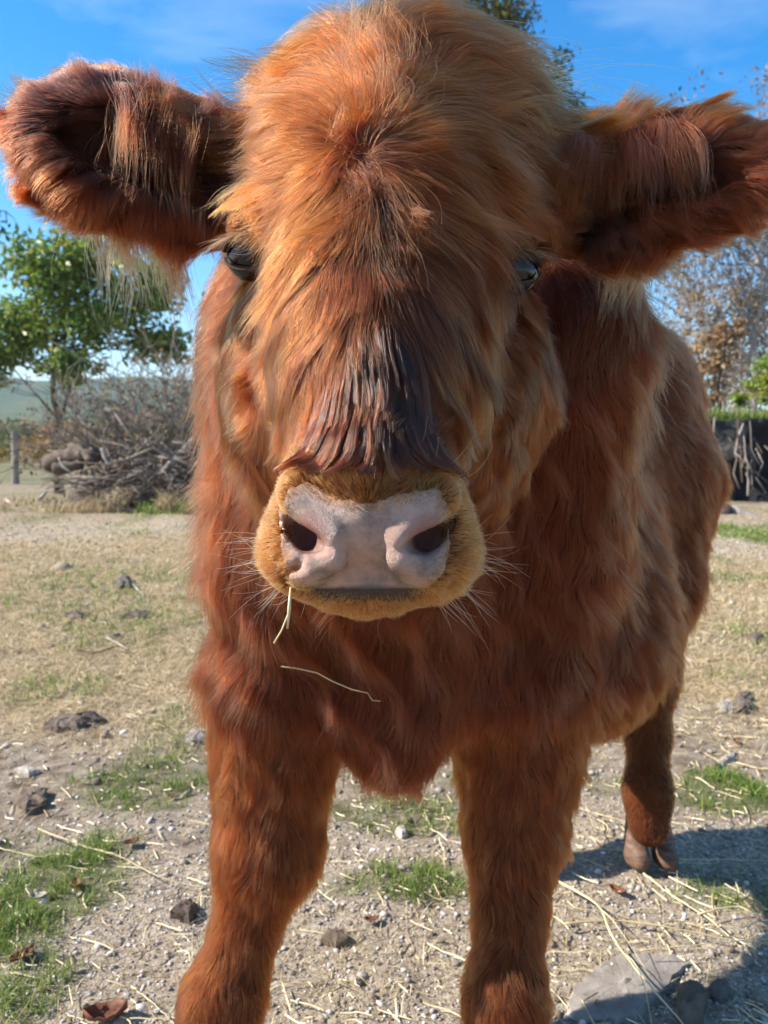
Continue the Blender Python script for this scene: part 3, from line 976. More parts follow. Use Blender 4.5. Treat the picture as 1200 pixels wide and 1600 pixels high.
# locks that fall from the upper rim of each ear across its opening
for key, c0, R0, xa, xb in (('earL', earL_c, earL_R, 170, 330), ('earR', earR_c, earR_R, 880, 1075)):
    rim = (((tcen - c0) @ R0[2]) > .012) & (tcen[:, 1] < c0[1] + .01) & (tx > xa) & (tx < xb) & (ty > 120) & (ty < 300) & (tcen[:, 1] > .56) & (TREG[key] | (key == 'earL') & (tx < 335) | (key == 'earR') & (tx > 880))
    p0, ti = sample_roots(rim * 1.0, 1500 if key == 'earL' else 2600)
    Ln = rng.uniform(.03, .10, len(p0))
    P = grow(p0, lambda p: np.array([0, -.35, -1.0]) + wave(p, .05) * .35, Ln, K=9, lift=.25, grav=.35, curl=.6, wl=.05, hug=.3, stiff=.6, clumps=340, cstr=.62, jit=.28)
    curves('ear_drape', P, radii(P, .00016, .2), tints(len(p0), RED * .9 if key == 'earL' else ORANGE * 1.1, .3), M['fur'])

# -- neck, chest, trunk
p0, ti = sample_roots(TREG['body'] * 1.0, 150000)
x, y = px_of(p0)
fr_ = smooth(1.05, .80, p0[:, 1])
Ln = (.036 + .010 * fr_) * np.where(rng.random(len(p0)) < .06, rng.uniform(1.2, 1.7, len(p0)), rng.uniform(.5, 1.2, len(p0)))
P = grow(p0, f_body, Ln, K=7, lift=np.where(p0[:, 1] < .98, .85, .6), grav=.12, curl=np.where(p0[:, 1] < .98, .95, .5), wl=.06, hug=.45, stiff=.58, clumps=6500, cstr=.42, jit=.32)
tone_wave = (.5 + .5 * np.sin(p0[:, 1] * 22 + p0[:, 2] * 14 + 3 * vnoise(p0[:, 0] * 12, p0[:, 2] * 9, 3)))[:, None]  # broad wavy bands of lighter and darker coat colour
tn_ = tints(len(p0), RED, .20) * (.85 + .3 * tone_wave)
curves('body_fur', P, radii(P, .00023), ctint(tn_, .24), M['fur'])

# -- legs
for key, nn_, l0 in (('legf', 60000, .024), ('hind', 28000, .014)):
    p0, ti = sample_roots(TREG[key] * 1.0, nn_)
    Ln = l0 * rng.uniform(.55, 1.2, len(p0)) * (.75 + .35 * smooth(.1, .4, p0[:, 2]))
    if key == 'hind': Ln *= .6 + .9 * smooth(.12, .4, p0[:, 2])
    P = grow(p0, f_down, Ln, K=6, lift=.70, grav=.15, curl=.65, wl=.04, hug=.4, clumps=3600, cstr=.42, jit=.32)
    tn_ = tints(len(p0), ORANGE * np.array([1.35, 1.35, 1.1]), .20)
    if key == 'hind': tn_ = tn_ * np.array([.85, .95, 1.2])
    curves('leg_fur', P, radii(P, .00020 if key == 'legf' else .00026), ctint(tn_, .24), M['fur'])

# -- whiskers, lashes, single stray hairs
wv = []
for i in range(95):
    sg = 1 if rng.random() < .5 else -1
    a = rng.uniform(-.2, 1.25)
    root = at(575 + sg * (95 + 70 * math.cos(a)) * rng.uniform(.8, 1.0), 850 + 85 * math.sin(a), .44)
    d_, g_ = B.sample(root[None]); root = root - g_[0] * d_[0]
    dv = unit(np.array([sg * math.cos(a), .15 + .3 * rng.normal(), -math.sin(a) * .9 + .1]) + rng.normal(size=3) * .2)
    Lw = rng.uniform(.012, .034)
    t_ = np.linspace(0, 1, 8)[:, None]
    wv.append(root + dv * t_ * Lw + np.array([0, 0, -.006]) * t_ ** 2 * rng.normal())
for (a, b, c, d2) in ((630, 728, 668, 648), (655, 735, 685, 683), (662, 745, 742, 670 + 8), (690, 752, 712, 700), (712, 752, 771, 693), (700, 745, 735, 718)):
    r0, r1 = at(a, b, .425), at(c, d2, .405)
    t_ = np.linspace(0, 1, 8)[:, None]
    bend = np.array([.003, 0, -.003]) * np.sin(t_ * PI)
    wv.append(r0 + (r1 - r0) * t_ + bend)
wv = np.array(wv)
curves('whisker', wv, radii(wv, .00015, .25), tints(len(wv), (.55, .28, .09), .3), M['pale_hair'])
ls = []
for e, sg in zip(EYES, (-1, 1)):
    for i in range(60):
        q = rng.uniform(.5, PI - .3)
        r0 = e + np.array([math.cos(q) * .0165, -.016, .0125 * math.sin(q)])
        d0 = unit(np.array([sg * .55 + .5 * math.cos(q), -.5, -.15 + rng.normal() * .15]))
        t_ = np.linspace(0, 1, 7)[:, None]
        ls.append(r0 + d0 * t_ * rng.uniform(.012, .022) + np.array([0, 0, -.006]) * t_ ** 2)
ls = np.array(ls)
curves('eyelash', ls, radii(ls, .00022, .2), tints(len(ls), (.35, .12, .04), .25), M['pale_hair'])

# stray wind-blown hairs above the poll and right of it
n = 260
sx = np.where(rng.random(n) < .3, rng.uniform(370, 560, n), rng.uniform(620, 860, n))
pr = np.array([at(sx[i], 60 + .0022 * (sx[i] - 620) ** 2 * .6 + rng.uniform(0, 60), .61) for i in range(n)])
dirx = np.where(sx < 560, rng.uniform(-1, .3, n), rng.uniform(.3, 1.1, n))
Ln = rng.uniform(.04, .10, n); t_ = np.linspace(0, 1, 10)
P = pr[:, None, :] + np.stack([dirx[:, None] * Ln[:, None] * t_, rng.normal(size=(n, 1)) * .02 * t_, Ln[:, None] * (rng.uniform(.1, .45, (n, 1)) * t_ - .35 * t_ ** 2)], 2)
curves('stray_hair', P, radii(P, .00016, .3), tints(n, (.72, .40, .15), .2), M['pale_hair'])

# ------------------------------------------------------------------ ground
def band(px0, px1, py0, py1):
    """ground rectangle that the frame's pixel box covers -> centre and half sizes"""
    a, b = ground_at((px0 + px1) / 2, py0), ground_at((px0 + px1) / 2, py1)
    c = ground_at((px0 + px1) / 2, (py0 + py1) / 2)
    l = ground_at(px0, (py0 + py1) / 2)
    return c[0], (a[1] + b[1]) / 2, abs(c[0] - l[0]), abs(a[1] - b[1]) / 2
GREEN = [(-60, 165, 1290, 1490, 1.), (100, 330, 1175, 1285, .65), (-20, 120, 1490, 1600, .7), (520, 740, 1345, 1410, .9), (530, 720, 1235, 1300, .55), (1050, 1230, 1205, 1275, 1.0),
         (1060, 1230, 1370, 1420, .6), (100, 330, 742, 782, .55), (0, 330, 884, 915, .4), (1110, 1260, 815, 850, .9), (120, 230, 1290, 1330, .4),
         (0, 200, 1040, 1100, .45), (220, 340, 1110, 1170, .4), (-60, 60, 930, 960, .4), (1080, 1200, 1050, 1080, .4), (150, 340, 930, 950, .4), (1100, 1230, 895, 915, .4), (340, 460, 1395, 1425, .5), (880, 1000, 1200, 1240, .4)]
GREEN = [(*band(a, b, c, d), e) for a, b, c, d, e in GREEN]

def masks(x, y):
    r = np.hypot(x, y)
    n1 = fbm(x * 1.6, y * 1.6, 4, 11); n2 = fbm(x * 7, y * 7, 4, 21); n3 = fbm(x * .5, y * .35, 3, 31)
    g = np.zeros_like(x)
    for cx, cy, hx, hy, a in GREEN:
        q = np.sqrt(((x - cx) / (hx * 1.1)) ** 2 + ((y - cy) / (hy * 1.15)) ** 2)
        g = np.maximum(g, a * smooth(1.15, .55, q + (n2 - .5) * 1.5))
    g = np.maximum(g, .40 * smooth(.56, .66, fbm(x * 3.1 + 5, y * 2.2, 4, 41)) * smooth(1.3, 1.9, y))
    g = np.maximum(g, .75 * smooth(9, 16, y + (n3 - .5) * 6))
    dry = smooth(1.50, 2.1, y + (n1 - .5) * .9) * (1 - smooth(4.6, 5.6, y + (n3 - .5) * 2) * .75) * (.55 + .45 * smooth(.3, .55, n2))
    dry = np.maximum(dry, .18 * smooth(.5, .7, n1))
    gravel = .85 * smooth(.45, .66, n1 * .6 + .4 * n2 + .30 * smooth(1.6, 1.1, y)) * smooth(1.9, 1.4, y)
    gravel = np.maximum(gravel, .9 * smooth(4.4, 5.4, y + (n3 - .5) * 1.6) * smooth(7.6, 6.3, y + (n1 - .5) * 2.0))
    return g, dry, gravel

ys = [.10]
while ys[-1] < 900: ys.append(ys[-1] + max(.0055, .0055 * (ys[-1] / 1.0) ** 1.45) if ys[-1] > .7 else ys[-1] + .03)
ys = np.array([-900, -200, -50, -12, -3, -.8] + ys)
t_ = np.linspace(-1, 1, 421)
xs0 = np.sign(t_) * (np.abs(t_) * .9 + .12 * np.abs(t_) ** 3)
XX = xs0[None, :] * (1.05 + 1.4 * np.abs(ys)[:, None]) * (1 + 0 * xs0[None, :])
YY = np.broadcast_to(ys[:, None], XX.shape).copy()
gx_, gy_ = XX.ravel(), YY.ravel()
g_, dry_, grav_ = masks(gx_, gy_)
fade = 1 / (1 + (gy_ / 3.0) ** 2)
def gheight(x, y):
    """height of the ground, the same one everything stands on"""
    f = 1 / (1 + (np.abs(y) / 4.0) ** 2)
    lump = fbm(x * 9, y * 9, 4, 51) - .5
    fine = fbm(x * 38, y * 38, 3, 61) - .5
    big = fbm(x * 1.3, y * 1.3, 3, 71) - .5
    h = .020 * lump + .011 * fine * f + .035 * big
    near = np.exp(-(((x - hc[0]) ** 2 + (y - hc[1]) ** 2) / .02))
    h = h * (1 - near)
    return np.where(y > 25, h * 0, h) - .004
gz_ = gheight(gx_, gy_)
ni, nj = XX.shape
ii = (np.arange(ni - 1)[:, None] * nj + np.arange(nj - 1)[None, :]).ravel()
GF = np.stack([ii, ii + 1, ii + nj + 1, ii + nj], 1)

def ground_mat():
    m, t, out = newmat('ground_soil')
    p = node(t, 'ShaderNodeBsdfPrincipled', Roughness=.95)
    p.inputs['Specular IOR Level'].default_value = .15
    co = node(t, 'ShaderNodeTexCoord'); V_ = co.outputs['Object']
    def nz(s, d=6, r=.6):
        n = node(t, 'ShaderNodeTexNoise', Scale=s, Detail=d, Roughness=r)
        t.links.new(V_, n.inputs['Vector']); return n.outputs['Fac']
    def at_(nm): return node(t, 'ShaderNodeAttribute', attribute_name=nm).outputs['Fac']
    def mixc_(f, a, b):
        x = node(t, 'ShaderNodeMix', data_type='RGBA')
        t.links.new(f, x.inputs['Factor']); t.links.new(a, x.inputs['A']); t.links.new(b, x.inputs['B'])
        return x.outputs['Result']
    soil = ramp(t, nz(22, 9, .7), [(.28, (.080, .052, .033)), (.43, (.20, .145, .098)), (.55, (.32, .25, .18)), (.72, (.46, .385, .30))])
    grav = ramp(t, nz(130, 4, .75), [(.30, (.13, .090, .055)), (.45, (.31, .238, .165)), (.55, (.45, .365, .27)), (.70, (.68, .59, .475))])
    dry = ramp(t, nz(34, 8, .75), [(.28, (.11, .072, .038)), (.43, (.34, .24, .125)), (.56, (.53, .40, .23)), (.76, (.72, .58, .37))])
    grn = ramp(t, nz(26, 7, .7), [(.3, (.045, .055, .02)), (.55, (.11, .13, .035)), (.8, (.20, .20, .07))])
    c = mixc_(at_('gravel'), soil, grav); c = mixc_(at_('dry'), c, dry); c = mixc_(at_('green'), c, grn)
    t.links.new(c, p.inputs['Base Color'])
    ad = node(t, 'ShaderNodeMath', operation='ADD')
    t.links.new(nz(240, 5, .7), ad.inputs[0]); t.links.new(nz(70, 7, .7), ad.inputs[1])
    b = node(t, 'ShaderNodeBump', Strength=.9, Distance=.006)
    t.links.new(ad.outputs['Value'], b.inputs['Height']); t.links.new(b.outputs['Normal'], p.inputs['Normal'])
    t.links.new(p.outputs['BSDF'], out.inputs['Surface'])
    return m
gobj = mesh_np('ground', np.stack([gx_, gy_, gz_], 1), GF, ground_mat(), smooth_=True,
               attrs={'green': ('POINT', g_ * .75), 'dry': ('POINT', dry_ * .85), 'gravel': ('POINT', grav_)})
tag(gobj, 'trampled barnyard ground of gravel, soil and dry grass', kind='structure')

def gz(x, y): return float(gheight(np.array([x]), np.array([y]))[0])

# scatter in the wedge the picture covers (and a margin), thinning with distance
def scatter(n, y0, y1, pw=1.0, margin=.25):
    u = rng.random(n)
    y = y0 * (y1 / y0) ** (u ** pw)
    x = rng.uniform(-1, 1, n) * (.56 * y + margin)
    return x, y

def blades(name, x, y, h, wd, tone, mat, lean=.5, segs=3, flat=0.0):
    n = len(x)
    z = gheight(x, y)
    a = rng.uniform(0, 2 * PI, n); ln = rng.uniform(.1, 1, n) * lean
    tt = np.linspace(0, 1, segs + 1)
    dx, dy = np.cos(a), np.sin(a)
    b = rng.uniform(0, 2 * PI, n)
    sx, sy = np.cos(b), np.sin(b)
    V_ = []
    for t in tt:
        r = ln * t ** 1.6
        zz = t * np.sqrt(np.clip(1 - .6 * (ln * t) ** 2, .02, 1)) * (1 - flat)
        cx, cy, cz = x + dx * r * h, y + dy * r * h, z + zz * h
        ww = wd * (1 - t) ** .7 * .5 + wd * .04
        V_.append(np.stack([cx - sx * ww, cy - sy * ww, cz], 1)); V_.append(np.stack([cx + sx * ww, cy + sy * ww, cz], 1))
    VV = np.stack(V_, 1).reshape(-1, 3)
    k = 2 * (segs + 1); base = np.arange(n) * k
    F_ = np.concatenate([np.stack([base + 2 * i, base + 2 * i + 1, base + 2 * i + 3, base + 2 * i + 2], 1) for i in range(segs)])
    return mesh_np(name, VV, F_, mat, attrs={'tone': ('POINT', np.repeat(tone, k))})

x, y = scatter(420000, .80, 9.0, .8)
g_, dry_, grav_ = masks(x, y)
keep = rng.random(len(x)) < g_ ** 1.8 * (.12 + .88 * smooth(.46, .56, fbm(x * 26, y * 26, 3, 91)))
x1, y1 = x[keep], y[keep]
sc = np.clip(y1 / 1.6, .8, 3.5)
grass = blades('grass', x1, y1, rng.uniform(.008, .034, len(x1)) * np.clip(sc, 1, 1.4), .0021 * sc, rng.uniform(.1, .95, len(x1)) * .8 + .1 * fbm(x1 * 3, y1 * 3, 2, 5), M['grass'], 1.1)
tag(grass, 'short patchy green grass growing in tufts across the yard', 'grass', kind='stuff')
x, y = scatter(300000, .85, 9.0, .75)
g_, dry_, grav_ = masks(x, y)
keep = rng.random(len(x)) < dry_ * .62 + .05
x1, y1 = x[keep], y[keep]
sc = np.clip(y1 / 1.6, .8, 3.5)
dryg = blades('dry_grass', x1, y1, rng.uniform(.014, .050, len(x1)) * np.clip(sc, 1, 1.5), .0019 * sc, rng.random(len(x1)), M['dry'], 2.2, flat=.55)
tag(dryg, 'matted dry tan grass and hay litter covering the yard', 'dry grass', kind='stuff')

# gravel
ico = []
def ico_mesh():
    p = (1 + 5 ** .5) / 2
    v = np.array([(-1, p, 0), (1, p, 0), (-1, -p, 0), (1, -p, 0), (0, -1, p), (0, 1, p), (0, -1, -p), (0, 1, -p), (p, 0, -1), (p, 0, 1), (-p, 0, -1), (-p, 0, 1)], float)
    v /= np.linalg.norm(v[0])
    f = np.array([(0, 11, 5), (0, 5, 1), (0, 1, 7), (0, 7, 10), (0, 10, 11), (1, 5, 9), (5, 11, 4), (11, 10, 2), (10, 7, 6), (7, 1, 8), (3, 9, 4), (3, 4, 2), (3, 2, 6), (3, 6, 8), (3, 8, 9), (4, 9, 5), (2, 4, 11), (6, 2, 10), (8, 6, 7), (9, 8, 1)])
    return v, f
IV, IF = ico_mesh()
def pebbles(name, x, y, size, tone, mat, flat=.6, sink=.25):
    n = len(x)
    z = gheight(x, y)
    sc_ = size[:, None] * rng.uniform(.55, 1.2, (n, 3)) * np.array([1, 1, flat])
    v = IV[None] * (1 + rng.normal(size=(n, 12, 1)) * (.16 if name == 'gravel' else .30))
    v = v * sc_[:, None, :]
    a = rng.uniform(0, 2 * PI, n); ca, sa = np.cos(a)[:, None], np.sin(a)[:, None]
    vx_ = v[..., 0] * ca - v[..., 1] * sa; vy_ = v[..., 0] * sa + v[..., 1] * ca
    vz_ = v[..., 2] + vx_ * rng.normal(size=(n, 1)) * .2
    VV = np.stack([vx_ + x[:, None], vy_ + y[:, None], vz_ + (z + size * flat * (1 - 2 * sink) * .5)[:, None]], 2).reshape(-1, 3)
    FF = (IF[None] + (np.arange(n) * 12)[:, None, None]).reshape(-1, 3)
    return mesh_np(name, VV, FF, mat, attrs={'tone': ('POINT', np.repeat(tone, 12))})
x, y = scatter(52000, .78, 6.5, 1.25)
g_, dry_, grav_ = masks(x, y)
keep = rng.random(len(x)) < (.18 + .82 * grav_) * (1 - .75 * dry_) * (1 - .6 * g_)
x, y = x[keep], y[keep]
size = np.exp(rng.normal(size=len(x)) * .50) * .0021 * np.clip(y / 1.2, .8, 3)
gv_ = pebbles('gravel', x, y, np.clip(size, .0009, .014), np.clip(rng.normal(.62, .24, len(x)), .05, 1), M['pebble'])
tag(gv_, 'loose pale grey gravel strewn over the dirt', 'gravel', kind='stuff')
x, y = scatter(3600, .85, 6.0, 1.1)
g_, dry_, grav_ = masks(x, y)
keep = rng.random(len(x)) < (1 - .8 * dry_) * (1 - .5 * g_) * (fbm(x * 5, y * 5, 3, 77) > .45)
x, y = x[keep], y[keep]
cl = pebbles('soil_clod', x, y, np.clip(np.exp(rng.normal(size=len(x)) * .6) * .0042, .002, .018) * np.clip(y / 1.5, .8, 2.2), rng.random(len(x)), M['soil'], .6)
tag(cl, 'crumbled brown clods of soil lying over the yard', 'soil clods', kind='stuff')

# loose straw
def straw_strips(n, y0, y1, L0, L1, wd, name, label):
    x, y = scatter(n, y0, y1, .9)
    a = rng.uniform(0, PI, n); Ls = rng.uniform(L0, L1, n); K = 5
    bend = rng.normal(size=n) * .5 * (rng.random(n) < .3); Ls = L0 + (L1 - L0) * rng.random(n) ** 2.2
    tt = np.linspace(-.5, .5, K)
    V_ = []
    hz = rng.uniform(-.002, .007, n); tl = rng.normal(size=n) * .08
    for t in tt:
        aa = a + bend * t
        cx = x + np.cos(aa) * Ls * t; cy = y + np.sin(aa) * Ls * t
        cz = gheight(cx, cy) + hz + tl * Ls * t * 0 + .004
        ww = wd * np.clip(y / 1.4, .8, 3)
        V_.append(np.stack([cx - np.sin(aa) * ww, cy + np.cos(aa) * ww, cz - .0006], 1)); V_.append(np.stack([cx + np.sin(aa) * ww, cy - np.cos(aa) * ww, cz + .0006], 1))
    VV = np.stack(V_, 1).reshape(-1, 3)
    k = 2 * K; base = np.arange(n) * k
    F_ = np.concatenate([np.stack([base + 2 * i, base + 2 * i + 1, base + 2 * i + 3, base + 2 * i + 2], 1) for i in range(K - 1)])
    o = mesh_np(name, VV, F_, M['straw'], attrs={'tone': ('POINT', np.repeat(rng.random(n), k))})
    tag(o, label, 'straw', kind='stuff')
straw_strips(6500, .85, 7.5, .008, .055, .0006, 'loose_straw', 'short bits of dry straw scattered over the yard')

# ------------------------------------------------------------------ things lying in the yard
def gpt(px, py, h=.008):
    p = ground_at(px, py); p[2] = gz(p[0], p[1]) + h
    return p
def stalk(pix, rad, label, mat='straw', h=.012, name='straw_stalk', cat='straw stalk', wig=.0018, group=None, fork=None):
    rad = rad * .62
    P_ = [gpt(a, b, h) for a, b in pix]
    P_ = np.array(P_)
    # smooth resample
    t0 = np.linspace(0, 1, len(P_)); t1 = np.linspace(0, 1, 26)
    Q = np.stack([np.interp(t1, t0, P_[:, k]) for k in range(3)], 1)
    for _ in range(2): Q[1:-1] = (Q[:-2] + Q[1:-1] * 2 + Q[2:]) / 4
    Q[1:-1] += rng.normal(size=(24, 3)) * wig * np.array([.3, .3, .25])
    mb = MB()
    r = rad * (1 - .55 * t1) * (1 + .25 * np.sin(t1 * 21))
    mb.tube(Q, r, 6, c=rng.uniform(.15, .8))
    if fork:
        for i, dx, dy in fork:
            b = np.stack([Q[i] + np.array([dx, dy, .0]) * u * u + np.array([0, 0, .012 * math.sin(u * PI)]) + (Q[min(i + 6, 25)] - Q[i]) * u for u in np.linspace(0, 1, 9)])
            mb.tube(b, rad * .5 * np.linspace(1, .3, 9), 5, c=.7)
    o = mb.build(name, M[mat])
    tag(o, label, cat, group)
    return o
stalk([(870, 1392), (935, 1428), (960, 1480), (1000, 1535), (1060, 1600), (1090, 1640)], .0030, 'long pale split straw stalk lying across the flat stone in the foreground', h=.022, fork=[(6, .02, -.05), (12, -.03, -.05)])
stalk([(1005, 1375), (1050, 1408), (1110, 1446), (1140, 1470)], .0030, 'thick pale straw stalk running right from just below the hind hoof', h=.016)
stalk([(880, 1450), (960, 1442), (1060, 1457), (1130, 1470), (1230, 1482)], .0024, 'long tan straw stalk running level from beside the foreleg to the right edge', h=.014)
stalk([(60, 1305), (130, 1330), (190, 1345), (250, 1380), (325, 1395)], .0026, 'long pale straw stalk slanting across the soil left of the foreleg', h=.014)
stalk([(170, 1395), (240, 1380), (320, 1365)], .0020, 'thin tan stalk crossing the longer pale one beside the left foreleg', h=.020)
stalk([(205, 1542), (240, 1572), (275, 1605)], .0016, 'short yellow straw on gravel beside the bottom of the left foreleg', h=.008)
stalk([(915, 1265), (925, 1300), (948, 1335)], .0016, 'thin olive stem leaning in front of the hind leg', h=.02)
stalk([(915, 1272), (945, 1282), (975, 1290)], .0026, 'pale flattened straw piece just left of the hind leg', h=.014)
stalk([(890, 1335), (960, 1330), (1050, 1352), (1110, 1355)], .0018, 'brown dry stem lying beneath the hind hoof', h=.010)
stalk([(1060, 1350), (1120, 1350), (1210, 1352)], .0016, 'thin tan stem lying in the shadow right of the hind hoof', h=.012)
stalk([(1090, 1440), (1150, 1425), (1190, 1445), (1165, 1462), (1100, 1456)], .0022, 'curled loop of dried stem at the right edge in shadow', h=.020)
stalk([(1000, 1500), (1080, 1497), (1200, 1486)], .0013, 'fine straw crossing the top edge of the flat stone', h=.028)
stalk([(1110, 1305), (1125, 1285), (1118, 1268)], .0014, 'short upright yellow straw in the grass right of the hind leg', h=.02)
stalk([(0, 1340), (60, 1352), (100, 1350)], .0015, 'thin brown stem in the grass at the left edge', h=.02)
stalk([(20, 1020), (50, 1015)], .0050, 'thick pale straw bit near the left edge in the dry grass', h=.012, wig=.001)
stalk([(120, 1020), (150, 1025), (200, 1008)], .006, 'dark crooked twig lying in the dry grass at left', mat='wood_dark', name='twig', cat='twig', h=.015)
stalk([(168, 1003), (200, 1020)], .006, 'pale straight stick beside the dark crooked twig', mat='wood_pale', name='stick', cat='stick', h=.022, wig=.001)
stalk([(208, 915), (225, 932)], .010, 'short pale stick in the middle of the left yard', mat='wood_pale', name='stick', cat='stick', h=.012, wig=.001)
stalk([(1065, 1018), (1100, 1015), (1150, 1020)], .0032, 'pale stick lying in dry straw right of the hind leg', mat='wood_pale', name='stick', cat='stick', h=.012)
stalk([(1070, 970), (1120, 980), (1200, 985)], .0030, 'long straw lying in the hay at the right edge', h=.012)

# pieces with an outline of their own: slab, bark, stones, leaf
def chunk(name, outline, thick, label, cat, mat, seed=1, top=.006, bottom=-.01, sub=5):
    dome = name != 'flat_stone'
    if dome: sub = max(sub, 4)
    """an irregular flat piece: outline in frame pixels on the ground, real thickness"""
    rr = np.random.default_rng(seed)
    P_ = np.array([ground_at(a, b) for a, b in outline])[:, :2]
    Q = []
    for i in range(len(P_)):
        a, b = P_[i], P_[(i + 1) % len(P_)]
        for u in np.arange(sub) / sub:
            q = a + (b - a) * u
            Q.append(q + rr.normal(size=2) * .035 * np.linalg.norm(b - a) * (u > 0))
    Q = np.array(Q); c = Q.mean(0); n = len(Q)
    z0 = gz(*c)
    rings = [(1.0, bottom), (1.015, thick * .35), (.985, thick * .7), (.97, thick), (.72, thick + top * .15), (.40, thick + top * .2), (.12, thick + top * .2)]
    if dome: rings = [(1.05, bottom), (1.0, thick * .25), (.93, thick * .55), (.80, thick * .82), (.60, thick * 1.0), (.36, thick * 1.1), (.14, thick * 1.1)]
    V_, F_ = [], []
    for k, (s_, h_) in enumerate(rings):
        q = c + (Q - c) * s_ * (1 + rr.normal(size=(n, 1)) * (.012 if not dome else .055))
        hh = h_ + (fbm(q[:, 0] * 60, q[:, 1] * 60, 3, seed) - .5) * thick * (.9 if dome else .5 if k > 2 else .2)
        V_ += [(a[0], a[1], z0 + b) for a, b in zip(q, hh)]
    for k in range(len(rings) - 1):
        for i in range(n):
            j = (i + 1) % n
            F_.append((k * n + i, k * n + j, (k + 1) * n + j, (k + 1) * n + i))
    V_.append((c[0], c[1], z0 + thick + top)); k = len(rings) - 1
    for i in range(n): F_.append((k * n + i, k * n + (i + 1) % n, len(V_) - 1))
    me = bpy.data.meshes.new(name); me.from_pydata(V_, [], F_); me.update(); me.materials.append(M[mat])
    o = link(name, me); tag(o, label, cat)
    return o
slab = chunk('flat_stone', [(885, 1560), (905, 1530), (930, 1505), (960, 1488), (1010, 1482), (1055, 1486), (1078, 1500), (1050, 1522), (1018, 1560), (985, 1583), (930, 1590), (895, 1580)], .010, 'flat grey-brown stone slab lying in the gravel right of the foreleg', 'stone slab', 'slab', 3)
chunk('stone', [(1100, 1545), (1120, 1530), (1140, 1535), (1142, 1550), (1125, 1560)], .014, 'small pale grey stone in the shadow right of the flat slab', 'stone', 'pebble', 4, sub=2)
chunk('clod', [(1055, 1560), (1060, 1535), (1095, 1530), (1110, 1550), (1100, 1590), (1065, 1600)], .020, 'big rough lump of earth against the right end of the flat slab', 'earth lump', 'soil', 5, sub=3)
chunk('stone', [(617, 1300), (622, 1292), (634, 1292), (638, 1302), (628, 1308)], .014, 'small white stone on the ground between the forelegs', 'stone', 'wood_pale', 6, sub=2)
chunk('stone', [(1117, 1195), (1130, 1178), (1152, 1172), (1150, 1182), (1128, 1194)], .010, 'flat peach coloured stone right of the hind leg', 'stone', 'wood_pale', 7, sub=2)
chunk('stone', [(1120, 1103), (1135, 1096), (1158, 1100), (1150, 1112), (1128, 1112)], .016, 'flat grey stone in the dirt above the peach stone', 'stone', 'slab', 8, sub=2)
chunk('clod', [(1140, 1110), (1150, 1085), (1175, 1085), (1178, 1105), (1160, 1115)], .018, 'dark earth lump beside the flat grey stone', 'earth lump', 'soil', 9, sub=2)
chunk('clod', [(500, 1462), (515, 1446), (540, 1452), (545, 1466), (525, 1472)], .012, 'small brown clod in the gravel between the forelegs', 'earth lump', 'soil', 10, sub=2)
chunk('bark_piece', [(70, 1132), (95, 1122), (130, 1128), (155, 1118), (160, 1128), (130, 1140), (90, 1145), (72, 1141)], .020, 'dark curled piece of bark on bare soil at left', 'bark', 'wood_dark', 11, sub=3)
chunk('wood_chip', [(285, 1160), (300, 1148), (330, 1146), (345, 1155), (325, 1164), (300, 1166)], .020, 'pale wood chip beside the left foreleg', 'wood chip', 'wood_grey', 12, sub=3)
chunk('wood_chip', [(20, 1205), (45, 1198), (62, 1206), (45, 1213)], .010, 'small pale wood chip near the left edge', 'wood chip', 'wood_pale', 13, sub=2)
chunk('clod', [(265, 1430), (280, 1412), (300, 1408), (312, 1418), (295, 1435)], .013, 'black clod at the edge of the gravel left of the foreleg', 'dark clod', 'wood_dark', 14, sub=3)
chunk('clod', [(20, 1255), (45, 1235), (75, 1240), (72, 1262), (40, 1272)], .016, 'crumbly brown lump of soil at the left edge', 'earth lump', 'soil', 15, sub=3)
chunk('stone', [(178, 912), (190, 905), (205, 908), (204, 917), (188, 918)], .03, 'light grey stone in the left yard', 'stone', 'pebble', 16, sub=2)
chunk('wood_chip', [(100, 962), (115, 955), (130, 957), (128, 966)], .02, 'dark wood chip in the dry grass at left', 'wood chip', 'wood_dark', 17, sub=2)
chunk('wood_chip', [(175, 965), (200, 958), (235, 956), (250, 962), (215, 968)], .02, 'long dark chip of wood in the left yard', 'wood chip', 'wood_dark', 18, sub=2)
chunk('stone', [(1160, 1000), (1180, 992), (1196, 1000), (1180, 1008)], .02, 'brown stone in the hay at the right edge', 'stone', 'soil', 19, sub=2)

def curled_leaf(px, py, size, ang, label, mat='dead_leaf', curl=.6):
    c = gpt(px, py, .006); n = 9; V_, F_ = [], []
    for i in range(n):
        for j in range(7):
            u, v = i / (n - 1) * 2 - 1, j / 6 * 2 - 1
            wd = (1 - u * u) ** .6 * (1 + .18 * math.cos(u * 11)) * .55
            X_, Y_ = u * size, v * wd * size
            Z_ = curl * size * (v * v * .5 + u * u * .35) + .05 * size * math.sin(u * 9 + v * 4)
            V_.append((c[0] + X_ * math.cos(ang) - Y_ * math.sin(ang), c[1] + X_ * math.sin(ang) + Y_ * math.cos(ang), c[2] + Z_))
    for i in range(n - 1):
        for j in range(6): F_.append((i * 7 + j, i * 7 + j + 1, (i + 1) * 7 + j + 1, (i + 1) * 7 + j))
    o = mesh_np('dead_leaf', V_, F_, M[mat], smooth_=True)
    md = o.modifiers.new('thickness', 'SOLIDIFY'); md.thickness = .0008
    tag(o, label, 'leaf')
curled_leaf(165, 1588, .026, .3, 'curled red-brown dead leaf at the bottom edge left of the foreleg', curl=.9)
curled_leaf(35, 1500, .018, 1.0, 'small tan dead leaf in the grass at the lower left edge')
curled_leaf(205, 1322, .014, .6, 'small reddish dead leaf in the soil left of the foreleg')
curled_leaf(1080, 1548, .016, 2.0, 'small brown leaf against the big earth lump')
